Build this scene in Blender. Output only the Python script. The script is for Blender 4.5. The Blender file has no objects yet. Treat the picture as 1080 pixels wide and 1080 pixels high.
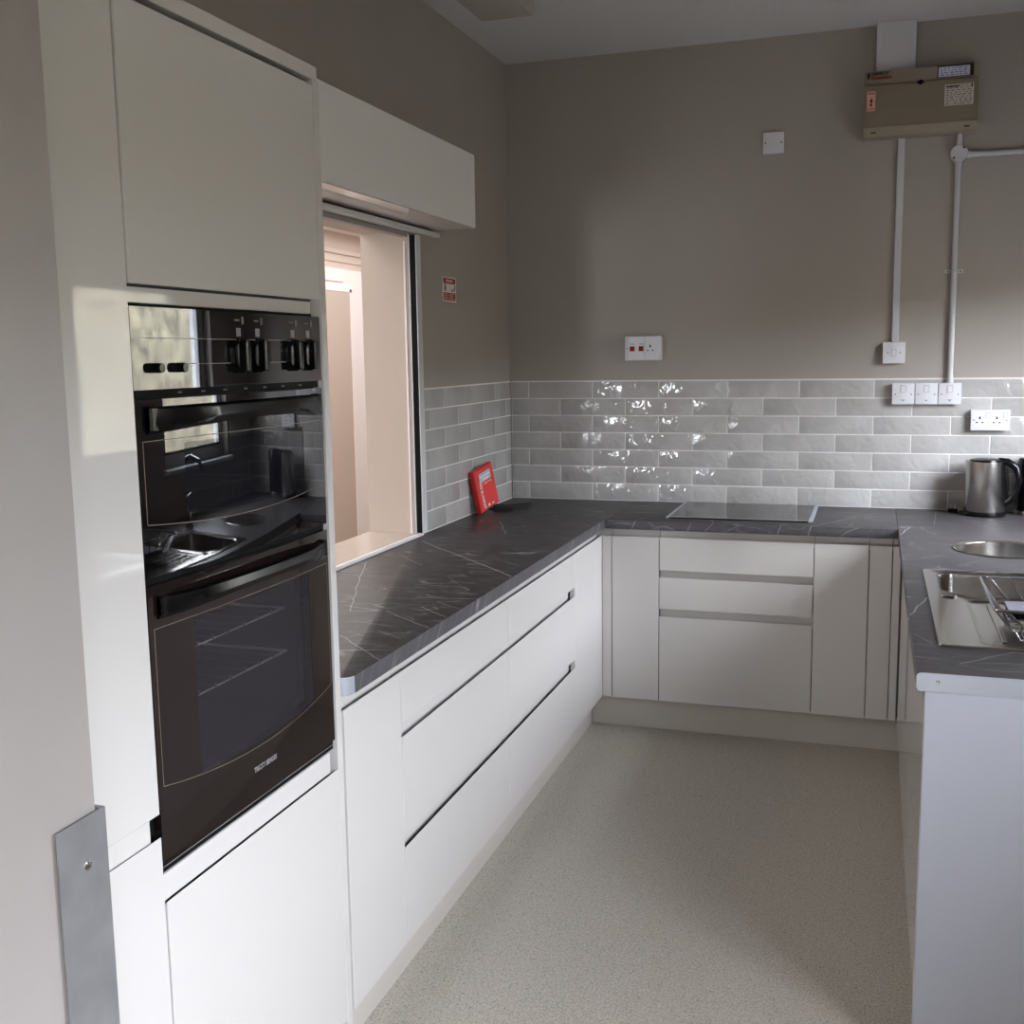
import bpy, bmesh, math, random
from mathutils import Vector, Matrix
random.seed(7)
SC = bpy.context.scene
COL = SC.collection
PI = math.pi

# ------------------------------------------------------------------ materials
def lin(c):
    out = []
    for v in c:
        v = v / 255.0
        out.append(v / 12.92 if v <= 0.04045 else ((v + 0.055) / 1.055) ** 2.4)
    return (*out, 1.0)

def mat(name, rgb, rough=0.5, metal=0.0, spec=0.5, coat=0.0, alpha=1.0, trans=0.0, emis=0.0, var=0.0, vscale=6.0,
        bump=0.0, bscale=200.0, bdist=0.002):
    m = bpy.data.materials.new(name); m.use_nodes = True
    nt = m.node_tree; b = nt.nodes['Principled BSDF']
    b.inputs['Base Color'].default_value = lin(rgb)
    b.inputs['Roughness'].default_value = rough
    b.inputs['Metallic'].default_value = metal
    b.inputs['Specular IOR Level'].default_value = spec
    b.inputs['Coat Weight'].default_value = coat
    b.inputs['Coat Roughness'].default_value = 0.03
    if emis:
        b.inputs['Emission Color'].default_value = lin(rgb); b.inputs['Emission Strength'].default_value = emis
    geo = None
    if var or bump:
        geo = nt.nodes.new('ShaderNodeNewGeometry')
    if var:
        n = nt.nodes.new('ShaderNodeTexNoise'); n.inputs['Scale'].default_value = vscale; n.inputs['Detail'].default_value = 4
        nt.links.new(geo.outputs['Position'], n.inputs['Vector'])
        r = nt.nodes.new('ShaderNodeMapRange'); r.inputs['From Min'].default_value = .3; r.inputs['From Max'].default_value = .7
        r.inputs['To Min'].default_value = 1 - var; r.inputs['To Max'].default_value = 1 + var
        nt.links.new(n.outputs['Fac'], r.inputs['Value'])
        mx = nt.nodes.new('ShaderNodeVectorMath'); mx.operation = 'SCALE'
        mx.inputs[0].default_value = lin(rgb)[:3]
        nt.links.new(r.outputs['Result'], mx.inputs['Scale'])
        nt.links.new(mx.outputs['Vector'], b.inputs['Base Color'])
    if bump:
        n = nt.nodes.new('ShaderNodeTexNoise'); n.inputs['Scale'].default_value = bscale; n.inputs['Detail'].default_value = 3
        nt.links.new(geo.outputs['Position'], n.inputs['Vector'])
        bp = nt.nodes.new('ShaderNodeBump'); bp.inputs['Strength'].default_value = bump; bp.inputs['Distance'].default_value = bdist
        nt.links.new(n.outputs['Fac'], bp.inputs['Height'])
        nt.links.new(bp.outputs['Normal'], b.inputs['Normal'])
    return m

def glassy(name, tint, fac, gloss_rough=0.0, ior=1.5, base=None):
    """window glass that lets light through: transparent + fresnel reflection (+ optional diffuse body)"""
    m = bpy.data.materials.new(name); m.use_nodes = True
    nt = m.node_tree; nt.nodes.clear()
    out = nt.nodes.new('ShaderNodeOutputMaterial')
    tr = nt.nodes.new('ShaderNodeBsdfTransparent'); tr.inputs['Color'].default_value = lin(tint)
    body = tr
    if base is not None:
        d = nt.nodes.new('ShaderNodeBsdfDiffuse'); d.inputs['Color'].default_value = lin(base)
        mx = nt.nodes.new('ShaderNodeMixShader'); mx.inputs[0].default_value = fac
        nt.links.new(tr.outputs[0], mx.inputs[1]); nt.links.new(d.outputs[0], mx.inputs[2]); body = mx
    gl = nt.nodes.new('ShaderNodeBsdfGlossy'); gl.inputs['Roughness'].default_value = gloss_rough
    q = NB(m); g = q.n('ShaderNodeNewGeometry')      # Schlick reflectance, the same from both sides of the pane
    cs = q.math('ABSOLUTE', q.vm('DOT_PRODUCT', g.outputs['Normal'], g.outputs['Incoming']))
    f0 = ((ior - 1) / (ior + 1)) ** 2
    fr = q.math('ADD', f0, q.math('MULTIPLY', q.math('POWER', q.math('SUBTRACT', 1, cs, clamp=True), 5), 1 - f0))
    m2 = nt.nodes.new('ShaderNodeMixShader')
    nt.links.new(fr, m2.inputs[0]); nt.links.new(body.outputs[0], m2.inputs[1]); nt.links.new(gl.outputs[0], m2.inputs[2])
    nt.links.new(m2.outputs[0], out.inputs['Surface'])
    return m

class NB:
    """tiny node-building helper"""
    def __init__(s, m): s.nt = m.node_tree
    def n(s, t, **k):
        x = s.nt.nodes.new(t)
        for a, v in k.items(): setattr(x, a, v)
        return x
    def l(s, a, b): s.nt.links.new(a, b)
    def math(s, op, a, b=None, clamp=False):
        x = s.n('ShaderNodeMath', operation=op, use_clamp=clamp)
        for i, v in enumerate((a, b)):
            if v is None: continue
            if isinstance(v, (int, float)): x.inputs[i].default_value = v
            else: s.l(v, x.inputs[i])
        return x.outputs[0]
    def vm(s, op, a, b=None, sc=None):
        x = s.n('ShaderNodeVectorMath', operation=op)
        for i, v in enumerate((a, b)):
            if v is None: continue
            if isinstance(v, (tuple, list)): x.inputs[i].default_value = v
            else: s.l(v, x.inputs[i])
        if sc is not None:
            if isinstance(sc, (int, float)): x.inputs['Scale'].default_value = sc
            else: s.l(sc, x.inputs['Scale'])
        return x.outputs['Value'] if op in ('DOT_PRODUCT', 'LENGTH', 'DISTANCE') else x.outputs['Vector']
    def noise(s, v, scale, detail=3, rough=.5, dist=0):
        x = s.n('ShaderNodeTexNoise'); x.inputs['Scale'].default_value = scale; x.inputs['Detail'].default_value = detail
        x.inputs['Roughness'].default_value = rough; x.inputs['Distortion'].default_value = dist
        s.l(v, x.inputs['Vector']); return x
    def ramp(s, f, stops):
        x = s.n('ShaderNodeValToRGB'); cr = x.color_ramp
        while len(cr.elements) < len(stops): cr.elements.new(.5)
        for e, (p, c) in zip(cr.elements, stops):
            e.position = p; e.color = c if len(c) == 4 else (*c, 1)
        s.l(f, x.inputs['Fac']); return x.outputs['Color']
    def mix(s, f, a, b):
        x = s.n('ShaderNodeMix', data_type='RGBA')
        for i, v in ((0, f), (6, a), (7, b)):
            if isinstance(v, (int, float)): x.inputs[i].default_value = v
            elif isinstance(v, tuple): x.inputs[i].default_value = v
            else: s.l(v, x.inputs[i])
        return x.outputs[2]

def worktop_mat():
    m = mat('worktop_slate_laminate', (62, 58, 58), rough=.4, spec=.26)
    q = NB(m); b = m.node_tree.nodes['Principled BSDF']
    pos = q.n('ShaderNodeNewGeometry').outputs['Position']
    sep = q.n('ShaderNodeSeparateXYZ'); q.l(pos, sep.inputs[0])
    dz = q.math('SUBTRACT', .9, sep.outputs['Z'])
    off = q.math('MULTIPLY', dz, .9)
    cb = q.n('ShaderNodeCombineXYZ')
    q.l(q.math('ADD', sep.outputs['X'], q.math('MULTIPLY', dz, .75)), cb.inputs[0]); q.l(q.math('ADD', sep.outputs['Y'], off), cb.inputs[1])
    P = cb.outputs[0]
    wn = q.noise(P, 9, 3)
    wv = q.vm('SCALE', q.vm('SUBTRACT', wn.outputs['Color'], (.5, .5, .5)), sc=.022)
    PW0 = q.vm('ADD', P, wv)
    fl = q.vm('MULTIPLY', PW0, (1, 1, 0))
    # brushed streaks running obliquely
    mp = q.n('ShaderNodeMapping'); mp.inputs['Rotation'].default_value = (0, 0, math.radians(62)); mp.inputs['Scale'].default_value = (6, 13, 1)
    q.l(fl, mp.inputs['Vector'])
    st = q.noise(mp.outputs[0], 2.4, 9, .68, .8).outputs['Fac']
    base = q.ramp(st, [(.30, lin((37, 35, 35))), (.50, lin((58, 55, 55))), (.70, lin((90, 88, 90)))])
    cl = q.noise(fl, 3.0, 3).outputs['Fac']
    base = q.mix(q.math('MULTIPLY', cl, .35), base, lin((48, 44, 43)))
    gr = q.noise(fl, 140, 3, .6).outputs['Fac']
    base = q.mix(q.math('MULTIPLY', q.math('SUBTRACT', gr, .5, clamp=True), .9), base, lin((120, 118, 122)))
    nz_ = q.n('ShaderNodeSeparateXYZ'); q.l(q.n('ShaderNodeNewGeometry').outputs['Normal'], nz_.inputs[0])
    edge = q.math('SUBTRACT', 1, q.math('ABSOLUTE', nz_.outputs['Z']), clamp=True)     # window light on the upright edge faces, painted into the colour
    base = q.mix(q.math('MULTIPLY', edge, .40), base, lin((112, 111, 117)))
    # many faint random scratches: thin contours of stretched noise, masked
    fine = None
    for ang, sx, sy, seed, w in ((-38, 1.3, 5.5, 3.1, .011), (48, 1.1, 6.5, 8.7, .009), (-62, 1.6, 4.5, 15.2, .008)):
        mp = q.n('ShaderNodeMapping'); mp.inputs['Rotation'].default_value = (0, 0, math.radians(ang))
        mp.inputs['Scale'].default_value = (sx, sy, 1); mp.inputs['Location'].default_value = (seed, seed * .7, 0)
        q.l(fl, mp.inputs['Vector'])
        nz = q.noise(mp.outputs[0], 1.6, 1.5, .45).outputs['Fac']
        d = q.math('ABSOLUTE', q.math('SUBTRACT', nz, .5))
        ln_ = q.math('SUBTRACT', 1, q.math('DIVIDE', d, w), clamp=True)
        mk = q.noise(q.vm('ADD', fl, (seed, 1.3, 0)), 5.5, 2).outputs['Fac']
        mk = q.math('MULTIPLY', q.math('SUBTRACT', mk, q.math('SUBTRACT', .50, q.math('MULTIPLY', edge, .08))), 7, clamp=True)
        v = q.math('MULTIPLY', ln_, mk)
        fine = v if fine is None else q.math('MAXIMUM', fine, v)
    base = q.mix(q.math('MULTIPLY', fine, .5), base, lin((176, 172, 170)))
    # the larger veins, each a crooked hairline
    S = [((.063, -1.259), (.598, -1.804), 1), ((.095, -1.533), (.252, -1.703), .7), ((.413, -2.325), (.595, -2.466), .8),
         ((.486, -2.255), (.592, -2.343), .8), ((.483, -2.517), (.571, -2.585), .5), ((.409, -1.863), (.537, -2.019), .5),
         ((.501, -2.18), (.606, -2.257), .6), ((.053, -1.712), (.318, -2.355), .8), ((.41, -2.586), (.603, -2.767), .8),
         ((.196, -.742), (.321, -1.042), .9), ((.408, -1.511), (.566, -1.625), .6), ((.403, -2.294), (.466, -2.207), .5),
         ((.218, -.082), (.46, -.335), .7), ((.315, .0), (.286, -.208), .5), ((1.752, -.719), (1.79, -.54), 1.2),
         ((1.377, -.68), (1.673, -.169), .9), ((1.748, -2.02), (1.799, -1.792), 1.2), ((1.755, -1.244), (1.881, -1.111), .7),
         ((1.911, -1.291), (1.983, -1.198), .6), ((1.751, -2.219), (1.788, -2.302), .7), ((1.839, -2.452), (1.96, -2.332), .9),
         ((1.907, -.062), (1.884, -.437), .7), ((1.752, -2.182), (1.795, -2.146), .5), ((1.75, -1.602), (1.792, -1.565), .5),
         ((1.513, -.444), (1.6, -.2), .6), ((1.645, -.298), (1.86, -.213), .6), ((1.06, -.66), (1.02, -.45), .8), ((.7, -.7), (.76, -.5), .8),
         ((1.28, -.66), (1.33, -.56), .8), ((.93, -.66), (.98, -.55), .7)]
    acc = None
    for (a, bb, s) in S:
        A = (a[0], a[1], 0); D = (bb[0] - a[0], bb[1] - a[1], 0); L2 = D[0] ** 2 + D[1] ** 2
        pa = q.vm('SUBTRACT', fl, A)
        h = q.math('DIVIDE', q.vm('DOT_PRODUCT', pa, D), L2, clamp=True)
        hv = q.n('ShaderNodeVectorMath', operation='SCALE'); hv.inputs[0].default_value = D; q.l(h, hv.inputs['Scale'])
        d = q.vm('DISTANCE', pa, hv.outputs['Vector'])
        v = q.math('MULTIPLY', q.math('SUBTRACT', 1, q.math('DIVIDE', d, .0024 * s), clamp=True), min(1, s))
        acc = v if acc is None else q.math('MAXIMUM', acc, v)
    base = q.mix(q.math('MULTIPLY', acc, .75), base, lin((205, 200, 196)))
    q.l(base, b.inputs['Base Color'])
    rr = q.math('ADD', q.math('MULTIPLY', st, .18), .33)
    q.l(rr, b.inputs['Roughness'])
    return m

def floor_mat():
    m = mat('speckled_vinyl', (168, 163, 154), rough=.42, spec=.35)
    q = NB(m); b = m.node_tree.nodes['Principled BSDF']
    pos = q.n('ShaderNodeNewGeometry').outputs['Position']
    base = q.ramp(q.noise(pos, 160, 3, .7).outputs['Fac'], [(.32, lin((164, 157, 144))), (.5, lin((184, 177, 165))), (.68, lin((202, 197, 187)))])
    def specks(scale, thr, colr, strength, off):
        global _
        nonlocal base
        v = q.n('ShaderNodeTexVoronoi', feature='F1'); v.inputs['Scale'].default_value = scale
        q.l(q.vm('ADD', pos, (off, off, 0)), v.inputs['Vector'])
        wn = q.n('ShaderNodeSeparateColor'); q.l(v.outputs['Color'], wn.inputs[0])
        pick = q.math('GREATER_THAN', wn.outputs[0], thr)
        dot = q.math('LESS_THAN', v.outputs['Distance'], .42)
        base = q.mix(q.math('MULTIPLY', q.math('MULTIPLY', pick, dot), strength), base, lin(colr))
    specks(420, .80, (98, 92, 84), .8, 0)
    specks(330, .86, (218, 215, 210), .8, 3.3)
    specks(270, .94, (66, 62, 58), .85, 7.7)
    q.l(base, b.inputs['Base Color'])
    bp = q.n('ShaderNodeBump'); bp.inputs['Strength'].default_value = .15; bp.inputs['Distance'].default_value = .001
    q.l(q.noise(pos, 300, 2).outputs['Fac'], bp.inputs['Height']); q.l(bp.outputs['Normal'], b.inputs['Normal'])
    return m

def tile_mat(strength=.5):
    m = mat('glazed_tile', (180, 178, 176), rough=.07, spec=.6)
    q = NB(m); b = m.node_tree.nodes['Principled BSDF']
    pos = q.n('ShaderNodeNewGeometry').outputs['Position']
    n1 = q.noise(pos, 17, 2, .5, .6).outputs['Fac']
    n2 = q.noise(pos, 46, 2, .5).outputs['Fac']
    h = q.math('ADD', n1, q.math('MULTIPLY', n2, .05))
    bp = q.n('ShaderNodeBump'); bp.inputs['Strength'].default_value = strength; bp.inputs['Distance'].default_value = .012
    q.l(h, bp.inputs['Height']); q.l(bp.outputs['Normal'], b.inputs['Normal'])
    c = q.ramp(q.noise(pos, 6, 3).outputs['Fac'], [(.3, lin((172, 169, 165))), (.7, lin((187, 185, 183)))])
    q.l(c, b.inputs['Base Color'])
    return m

def brushed(name, rgb, rough, axis='Z', scale=260):
    m = mat(name, rgb, rough=rough, metal=1.0)
    q = NB(m); b = m.node_tree.nodes['Principled BSDF']
    pos = q.n('ShaderNodeNewGeometry').outputs['Position']
    sc = {'Z': (1, 1, .02), 'Y': (1, .02, 1), 'X': (.02, 1, 1)}[axis]
    n = q.noise(q.vm('MULTIPLY', pos, sc), scale, 3).outputs['Fac']
    q.l(q.math('ADD', q.math('MULTIPLY', n, .08), rough - .04), b.inputs['Roughness'])
    return m

M = {}
M['wall'] = mat('taupe_wall_paint', (169, 162, 155), .75, spec=.25, var=.025, vscale=2.5, bump=.12, bscale=90)
M['ceiling'] = mat('white_stippled_ceiling', (206, 204, 204), .85, spec=.2, bump=.6, bscale=70, bdist=.006)
M['floor'] = floor_mat()
M['lacquer'] = mat('cream_gloss_lacquer', (209, 206, 203), .035, spec=.5, var=.012, vscale=1.5)
M['carcass'] = mat('cabinet_carcass', (58, 56, 55), .7)  # darkened so the gaps between fronts read as shade
M['rail'] = mat('rail_cover', (206, 203, 200), .12)
M['panel'] = mat('pale_grey_end_panel', (178, 181, 190), .3)
M['plinth'] = mat('plinth_lacquer', (200, 195, 187), .22)
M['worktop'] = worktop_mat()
M['steel_edge'] = mat('aluminium_edge', (196, 202, 214), .4, metal=.6)
M['tile'] = tile_mat(); M['tile_side'] = tile_mat(.16)
M['grout'] = mat('grout', (236, 234, 232), .8)
M['black_gloss'] = mat('black_gloss_glass', (9, 8, 9), .015, spec=.8, coat=.3)
M['brown_gloss'] = mat('brown_black_glass', (27, 20, 19), .03, spec=.6, coat=.3)
M['black_plastic'] = mat('black_plastic', (9, 9, 10), .2, spec=.28)
M['black_matt'] = mat('black_matt', (9, 9, 9), .6, spec=.15)
M['cavity'] = mat('oven_enamel', (78, 76, 80), .45, var=.08, vscale=30)
M['oven_window'] = glassy('oven_window_glass', (176, 173, 178), .34, ior=1.5, base=(72, 69, 75))
M['upper_window'] = glassy('upper_oven_window_glass', (60, 60, 64), .5, ior=1.7, base=(34, 34, 40))
M['gold_line'] = mat('printed_line', (120, 108, 98), .4)
M['print_grey'] = mat('printed_grey', (135, 132, 134), .5)
M['chrome'] = mat('chrome', (220, 220, 222), .12, metal=1)
M['wire'] = mat('chrome_wire', (205, 205, 208), .2, metal=1)
M['rackwire'] = mat('rack_wire', (225, 222, 218), .3, metal=.4)
M['sink'] = mat('stainless_sink', (172, 168, 163), .2, metal=1)
M['brushed'] = mat('brushed_steel', (186, 182, 180), .24, metal=1)
M['plate_steel'] = mat('worn_aluminium_plate', (140, 140, 142), .42, metal=.45, var=.14, vscale=16)
M['white_plastic'] = mat('white_plastic', (222, 221, 226), .3)
M['trunk_white'] = mat('painted_white_trunking', (206, 205, 209), .45)
M['fascia'] = mat('white_fascia_board', (240, 239, 237), .22)
M['soffit'] = mat('gloss_white_soffit', (214, 208, 205), .05, spec=.9)
M['alu_white'] = mat('white_aluminium', (214, 214, 214), .3)
M['beige_jamb'] = mat('beige_lining', (192, 177, 163), .5, var=.02)
M['beige_tile'] = mat('beige_glazed_sill', (196, 182, 170), .12, spec=.6, var=.03, vscale=10)
M['cream_wall'] = mat('far_room_cream', (205, 192, 182), .7)
M['white_gloss_paint'] = mat('white_gloss_paint', (240, 234, 234), .35)
M['beige_door'] = mat('beige_door_paint', (192, 178, 168), .5)
M['door_paint'] = mat('grey_door_paint', (152, 147, 144), .42, var=.03, vscale=8, bump=.25, bscale=30, bdist=.002)
M['cu_body'] = mat('olive_brown_enamel', (128, 117, 98), .45, var=.02)
M['cu_band'] = mat('olive_brown_enamel_band', (142, 132, 115), .45)
M['paper'] = mat('label_paper', (205, 200, 186), .7)
M['paper_blue'] = mat('label_paper_bluish', (205, 207, 222), .6)
M['pink_label'] = mat('faded_pink_label', (222, 160, 140), .7)
M['ink'] = mat('ink', (22, 20, 20), .7)
M['ink_grey'] = mat('grey_ink', (120, 116, 110), .7)
M['ink_blue'] = mat('blue_ink', (120, 124, 170), .7)
M['red_ink'] = mat('red_ink', (140, 42, 38), .6)
M['sign_red'] = mat('sign_red', (172, 24, 34), .5)
M['sign_white'] = mat('sign_white', (232, 226, 222), .5)
M['red_plastic'] = mat('red_plastic', (186, 30, 30), .35)
M['red_front'] = mat('coral_red_front', (222, 62, 56), .4)  # lighter red than the case sides
M['photo_blue'] = mat('picture_blue', (176, 190, 206), .5)
M['red_switch'] = mat('red_switch', (150, 20, 28), .35)
M['black_strap'] = mat('black_webbing', (12, 12, 13), .75)
M['upvc'] = mat('white_upvc', (226, 228, 232), .3)
M['gasket'] = mat('black_gasket', (16, 16, 17), .6)
M['pane'] = glassy('window_pane', (250, 252, 252), 0)
M['hob'] = mat('black_ceramic', (14, 14, 16), .04, spec=.8)
M['hedge'] = mat('hedge_green', (104, 99, 82), .9, var=.6, vscale=5)
M['ground'] = mat('garden_paving', (90, 88, 84), .9)

# ------------------------------------------------------------------ mesh helpers
def bx(bm, x0, x1, y0, y1, z0, z1, bev=0.0, seg=1):
    x0, x1 = min(x0, x1), max(x0, x1); y0, y1 = min(y0, y1), max(y0, y1); z0, z1 = min(z0, z1), max(z0, z1)
    r = bmesh.ops.create_cube(bm, size=1)
    vs = r['verts']
    for v in vs:
        v.co.x = x0 + (v.co.x + .5) * (x1 - x0); v.co.y = y0 + (v.co.y + .5) * (y1 - y0); v.co.z = z0 + (v.co.z + .5) * (z1 - z0)
    if bev:
        es = list({e for v in vs for e in v.link_edges})
        bev = min(bev, .45 * min(x1 - x0, y1 - y0, z1 - z0))
        bmesh.ops.bevel(bm, geom=es, offset=bev, segments=seg, profile=.6, affect='EDGES')
    return bm

def box(*a, **k): return bx(bmesh.new(), *a, **k)

def tube(bm, pts, r, seg=8, closed=False, cap=True):
    pts = [Vector(p) for p in pts]; n = len(pts)
    rings = []; prev = None
    for i, p in enumerate(pts):
        a = pts[i - 1] if (i > 0 or closed) else p
        c = pts[(i + 1) % n] if (i < n - 1 or closed) else p
        t = (c - a).normalized()
        if prev is None:
            up = Vector((0, 0, 1)) if abs(t.z) < .9 else Vector((1, 0, 0))
            u = t.cross(up).normalized()
        else:
            u = (prev - t * prev.dot(t)).normalized()
        prev = u; w = t.cross(u)
        rr = r[i] if isinstance(r, (list, tuple)) else r
        rings.append([bm.verts.new(p + (u * math.cos(2 * PI * k / seg) + w * math.sin(2 * PI * k / seg)) * rr) for k in range(seg)])
    for i in range(n if closed else n - 1):
        A, B = rings[i], rings[(i + 1) % n]
        for k in range(seg):
            bm.faces.new((A[k], A[(k + 1) % seg], B[(k + 1) % seg], B[k]))
    if cap and not closed:
        bm.faces.new(rings[0][::-1]); bm.faces.new(rings[-1])
    return bm

def lathe(bm, prof, c, axis='Z', seg=32, ang=2 * PI):
    """prof: list of (radius, height) ; revolved about axis through c"""
    c = Vector(c); rings = []
    for r, h in prof:
        ring = []
        for k in range(seg):
            a = ang * k / seg; x, y = r * math.cos(a), r * math.sin(a)
            v = {'Z': Vector((x, y, h)), 'X': Vector((h, x, y)), 'Y': Vector((y, h, x))}[axis]
            ring.append(bm.verts.new(c + v))
        rings.append(ring)
    for A, B in zip(rings, rings[1:]):
        for k in range(seg):
            bm.faces.new((A[k], A[(k + 1) % seg], B[(k + 1) % seg], B[k]))
    if prof[0][0] > 1e-5: bm.faces.new(rings[0][::-1])
    if prof[-1][0] > 1e-5: bm.faces.new(rings[-1])
    bmesh.ops.remove_doubles(bm, verts=[v for R in rings for v in R], dist=1e-6)
    return bm

def cyl(bm, a, b, r, seg=24):
    return tube(bm, [a, b], r, seg)

def prism(bm, poly, axis, h0, h1):
    """poly: 2D list ; axis X: (y,z)  Y: (x,z)  Z: (x,y)"""
    def P(p, h):
        return {'X': (h, p[0], p[1]), 'Y': (p[0], h, p[1]), 'Z': (p[0], p[1], h)}[axis]
    A = [bm.verts.new(P(p, h0)) for p in poly]; B = [bm.verts.new(P(p, h1)) for p in poly]
    n = len(poly)
    bm.faces.new(A); bm.faces.new(B[::-1])
    for i in range(n):
        bm.faces.new((A[i], B[i], B[(i + 1) % n], A[(i + 1) % n]))
    return bm

def arc(cx, cy, r, a0, a1, n=8):
    return [(cx + r * math.cos(a0 + (a1 - a0) * i / n), cy + r * math.sin(a0 + (a1 - a0) * i / n)) for i in range(n + 1)]

def rrect(x0, x1, y0, y1, r, n=6):
    return arc(x1 - r, y1 - r, r, 0, PI / 2, n) + arc(x0 + r, y1 - r, r, PI / 2, PI, n) + arc(x0 + r, y0 + r, r, PI, 1.5 * PI, n) + arc(x1 - r, y0 + r, r, 1.5 * PI, 2 * PI, n)

def roundpoly(P, r, n=6):
    out = []; N = len(P)
    for i in range(N):
        a, p, c = Vector(P[i - 1]), Vector(P[i]), Vector(P[(i + 1) % N])
        u, v = (a - p).normalized(), (c - p).normalized()
        h = math.acos(max(-1, min(1, u.dot(v)))) / 2; d = r / math.tan(h)
        p0, p1 = p + u * d, p + v * d; ctr = p + (u + v).normalized() * (r / math.sin(h))
        a0 = math.atan2(*(p0 - ctr).yx); a1 = math.atan2(*(p1 - ctr).yx); da = (a1 - a0 + PI) % (2 * PI) - PI
        out += [(ctr.x + r * math.cos(a0 + da * k / n), ctr.y + r * math.sin(a0 + da * k / n)) for k in range(n + 1)]
    return out

ORG = {}
def mesh_obj(name, bm, material, origin=(0, 0, 0), smooth=True):
    bmesh.ops.recalc_face_normals(bm, faces=bm.faces[:])
    o3 = Vector(origin)
    for v in bm.verts: v.co -= o3
    me = bpy.data.meshes.new(name); bm.to_mesh(me); bm.free()
    ms = material if isinstance(material, (list, tuple)) else [material]
    for m in ms: me.materials.append(m)
    if smooth and len(me.polygons):
        me.shade_smooth(); me.set_sharp_from_angle(angle=math.radians(32))
    o = bpy.data.objects.new(name, me); COL.objects.link(o)
    return o

def tag(o, label, cat, group=None):
    o['label'] = label; o['category'] = cat
    if group: o['group'] = group
    return o

def thing(name, label, cat, loc, group=None):
    o = bpy.data.objects.new(name, None); COL.objects.link(o); o.location = loc
    o.empty_display_size = .05; ORG[o.name] = Vector(loc)
    return tag(o, label, cat, group)

def part(name, bm, material, parent, label=None, smooth=True):
    org = ORG[parent.name]
    o = mesh_obj(name, bm, material, org, smooth); o.parent = parent; ORG[o.name] = org
    if label: o['label'] = label
    return o

def single(name, bm, material, label, cat, loc, group=None, smooth=True):
    o = mesh_obj(name, bm, material, loc, smooth); o.location = loc; ORG[o.name] = Vector(loc)
    return tag(o, label, cat, group)

def struct(name, bm, material, smooth=False):
    o = mesh_obj(name, bm, material, (0, 0, 0), smooth); o['kind'] = 'structure'; ORG[o.name] = Vector((0, 0, 0))
    return o

def text_bm(s, size, origin, xd, yd, depth=.0006, align='CENTER', squash=1.0):
    """flat lettering as mesh: origin is the anchor, xd/yd the reading and up directions"""
    cu = bpy.data.curves.new('lettering', 'FONT'); cu.body = s; cu.size = size; cu.align_x = align; cu.align_y = 'CENTER'
    cu.extrude = depth / 2; cu.offset = size * .025; cu.resolution_u = 3
    ob = bpy.data.objects.new('lettering_source', cu); COL.objects.link(ob)
    dg = bpy.context.evaluated_depsgraph_get()
    me = bpy.data.meshes.new_from_object(ob.evaluated_get(dg))
    bpy.data.objects.remove(ob); bpy.data.curves.remove(cu)
    xd = Vector(xd).normalized(); yd = Vector(yd).normalized(); zd = xd.cross(yd); o = Vector(origin)
    bm = bmesh.new(); bm.from_mesh(me); bpy.data.meshes.remove(me)
    for v in bm.verts:
        v.co = o + xd * (v.co.x * squash) + yd * v.co.y + zd * (v.co.z + depth / 2)
    return bm

def merge(bm, other):
    me = bpy.data.meshes.new('tmp'); other.to_mesh(me); other.free(); bm.from_mesh(me); bpy.data.meshes.remove(me); return bm

# ------------------------------------------------------------------ dimensions (metres)
ZT, ZU = .900, .8625            # worktop top / underside
ZD, ZB = .8315, .1387           # door top / bottom
XW, XD = .603, .587             # left worktop edge, left door face
YW, YD = -.5986, -.579          # back worktop edge, back door face
XRW, XR = 1.7474, 1.7644        # right worktop edge, right door face
YEND = -2.553
H = 2.895
XRW_WALL = 2.60
ty = lambda y: -4.9335 + (y + 4.9335) * .98692
tz = lambda z: 1.5765 + (z - 1.5765) * .98692

# ------------------------------------------------------------------ room shell
b = bmesh.new(); bx(b, -.0, 2.75, -7.2, .15, -.1, 0); struct('floor', b, M['floor'])
b = bmesh.new(); bx(b, -.2, 2.75, -7.2, .15, H, H + .12); struct('ceiling', b, M['ceiling'])
b = bmesh.new(); bx(b, 0, 2.75, 0, .15, 0, H); struct('wall_back', b, M['wall'])
HY0, HY1, HZ0, HZ1 = -2.80, -1.160, .885, 2.044
b = bmesh.new()
bx(b, -.19, 0, -7.2, HY0, 0, H); bx(b, -.19, 0, HY1, .15, 0, H); bx(b, -.19, 0, HY0, HY1, 0, HZ0); bx(b, -.19, 0, HY0, HY1, HZ1, H)
struct('wall_left', b, M['wall'])
W1 = (-1.27, -.42, 1.12, 1.95); W2 = (-3.95, -3.1, 1.25, 1.95); W3 = (-6.7, -5.15, .9, 2.1)
b = bmesh.new()
X0, X1 = 2.60, 2.75
bx(b, X0, X1, W1[1], 0, 0, H); bx(b, X0, X1, W1[0], W1[1], 0, W1[2]); bx(b, X0, X1, W1[0], W1[1], W1[3], H)
bx(b, X0, X1, W2[1], W1[0], 0, H); bx(b, X0, X1, W2[0], W2[1], 0, W2[2]); bx(b, X0, X1, W2[0], W2[1], W2[3], H)
bx(b, X0, X1, W3[1], W2[0], 0, H); bx(b, X0, X1, W3[0], W3[1], 0, W3[2]); bx(b, X0, X1, W3[0], W3[1], W3[3], H); bx(b, X0, X1, -7.2, W3[0], 0, H)
struct('wall_right', b, M['wall'])
b = bmesh.new()
bx(b, 0, .79, -4.87, -4.75, 0, H); bx(b, 2.3, 2.6, -4.87, -4.75, 0, H); bx(b, .79, 2.3, -4.87, -4.75, 2.1, H)
struct('wall_rear', b, M['wall'])
b = bmesh.new(); bx(b, 0, 2.6, -7.2, -7.1, 0, H); struct('wall_lobby', b, M['wall'])

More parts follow.
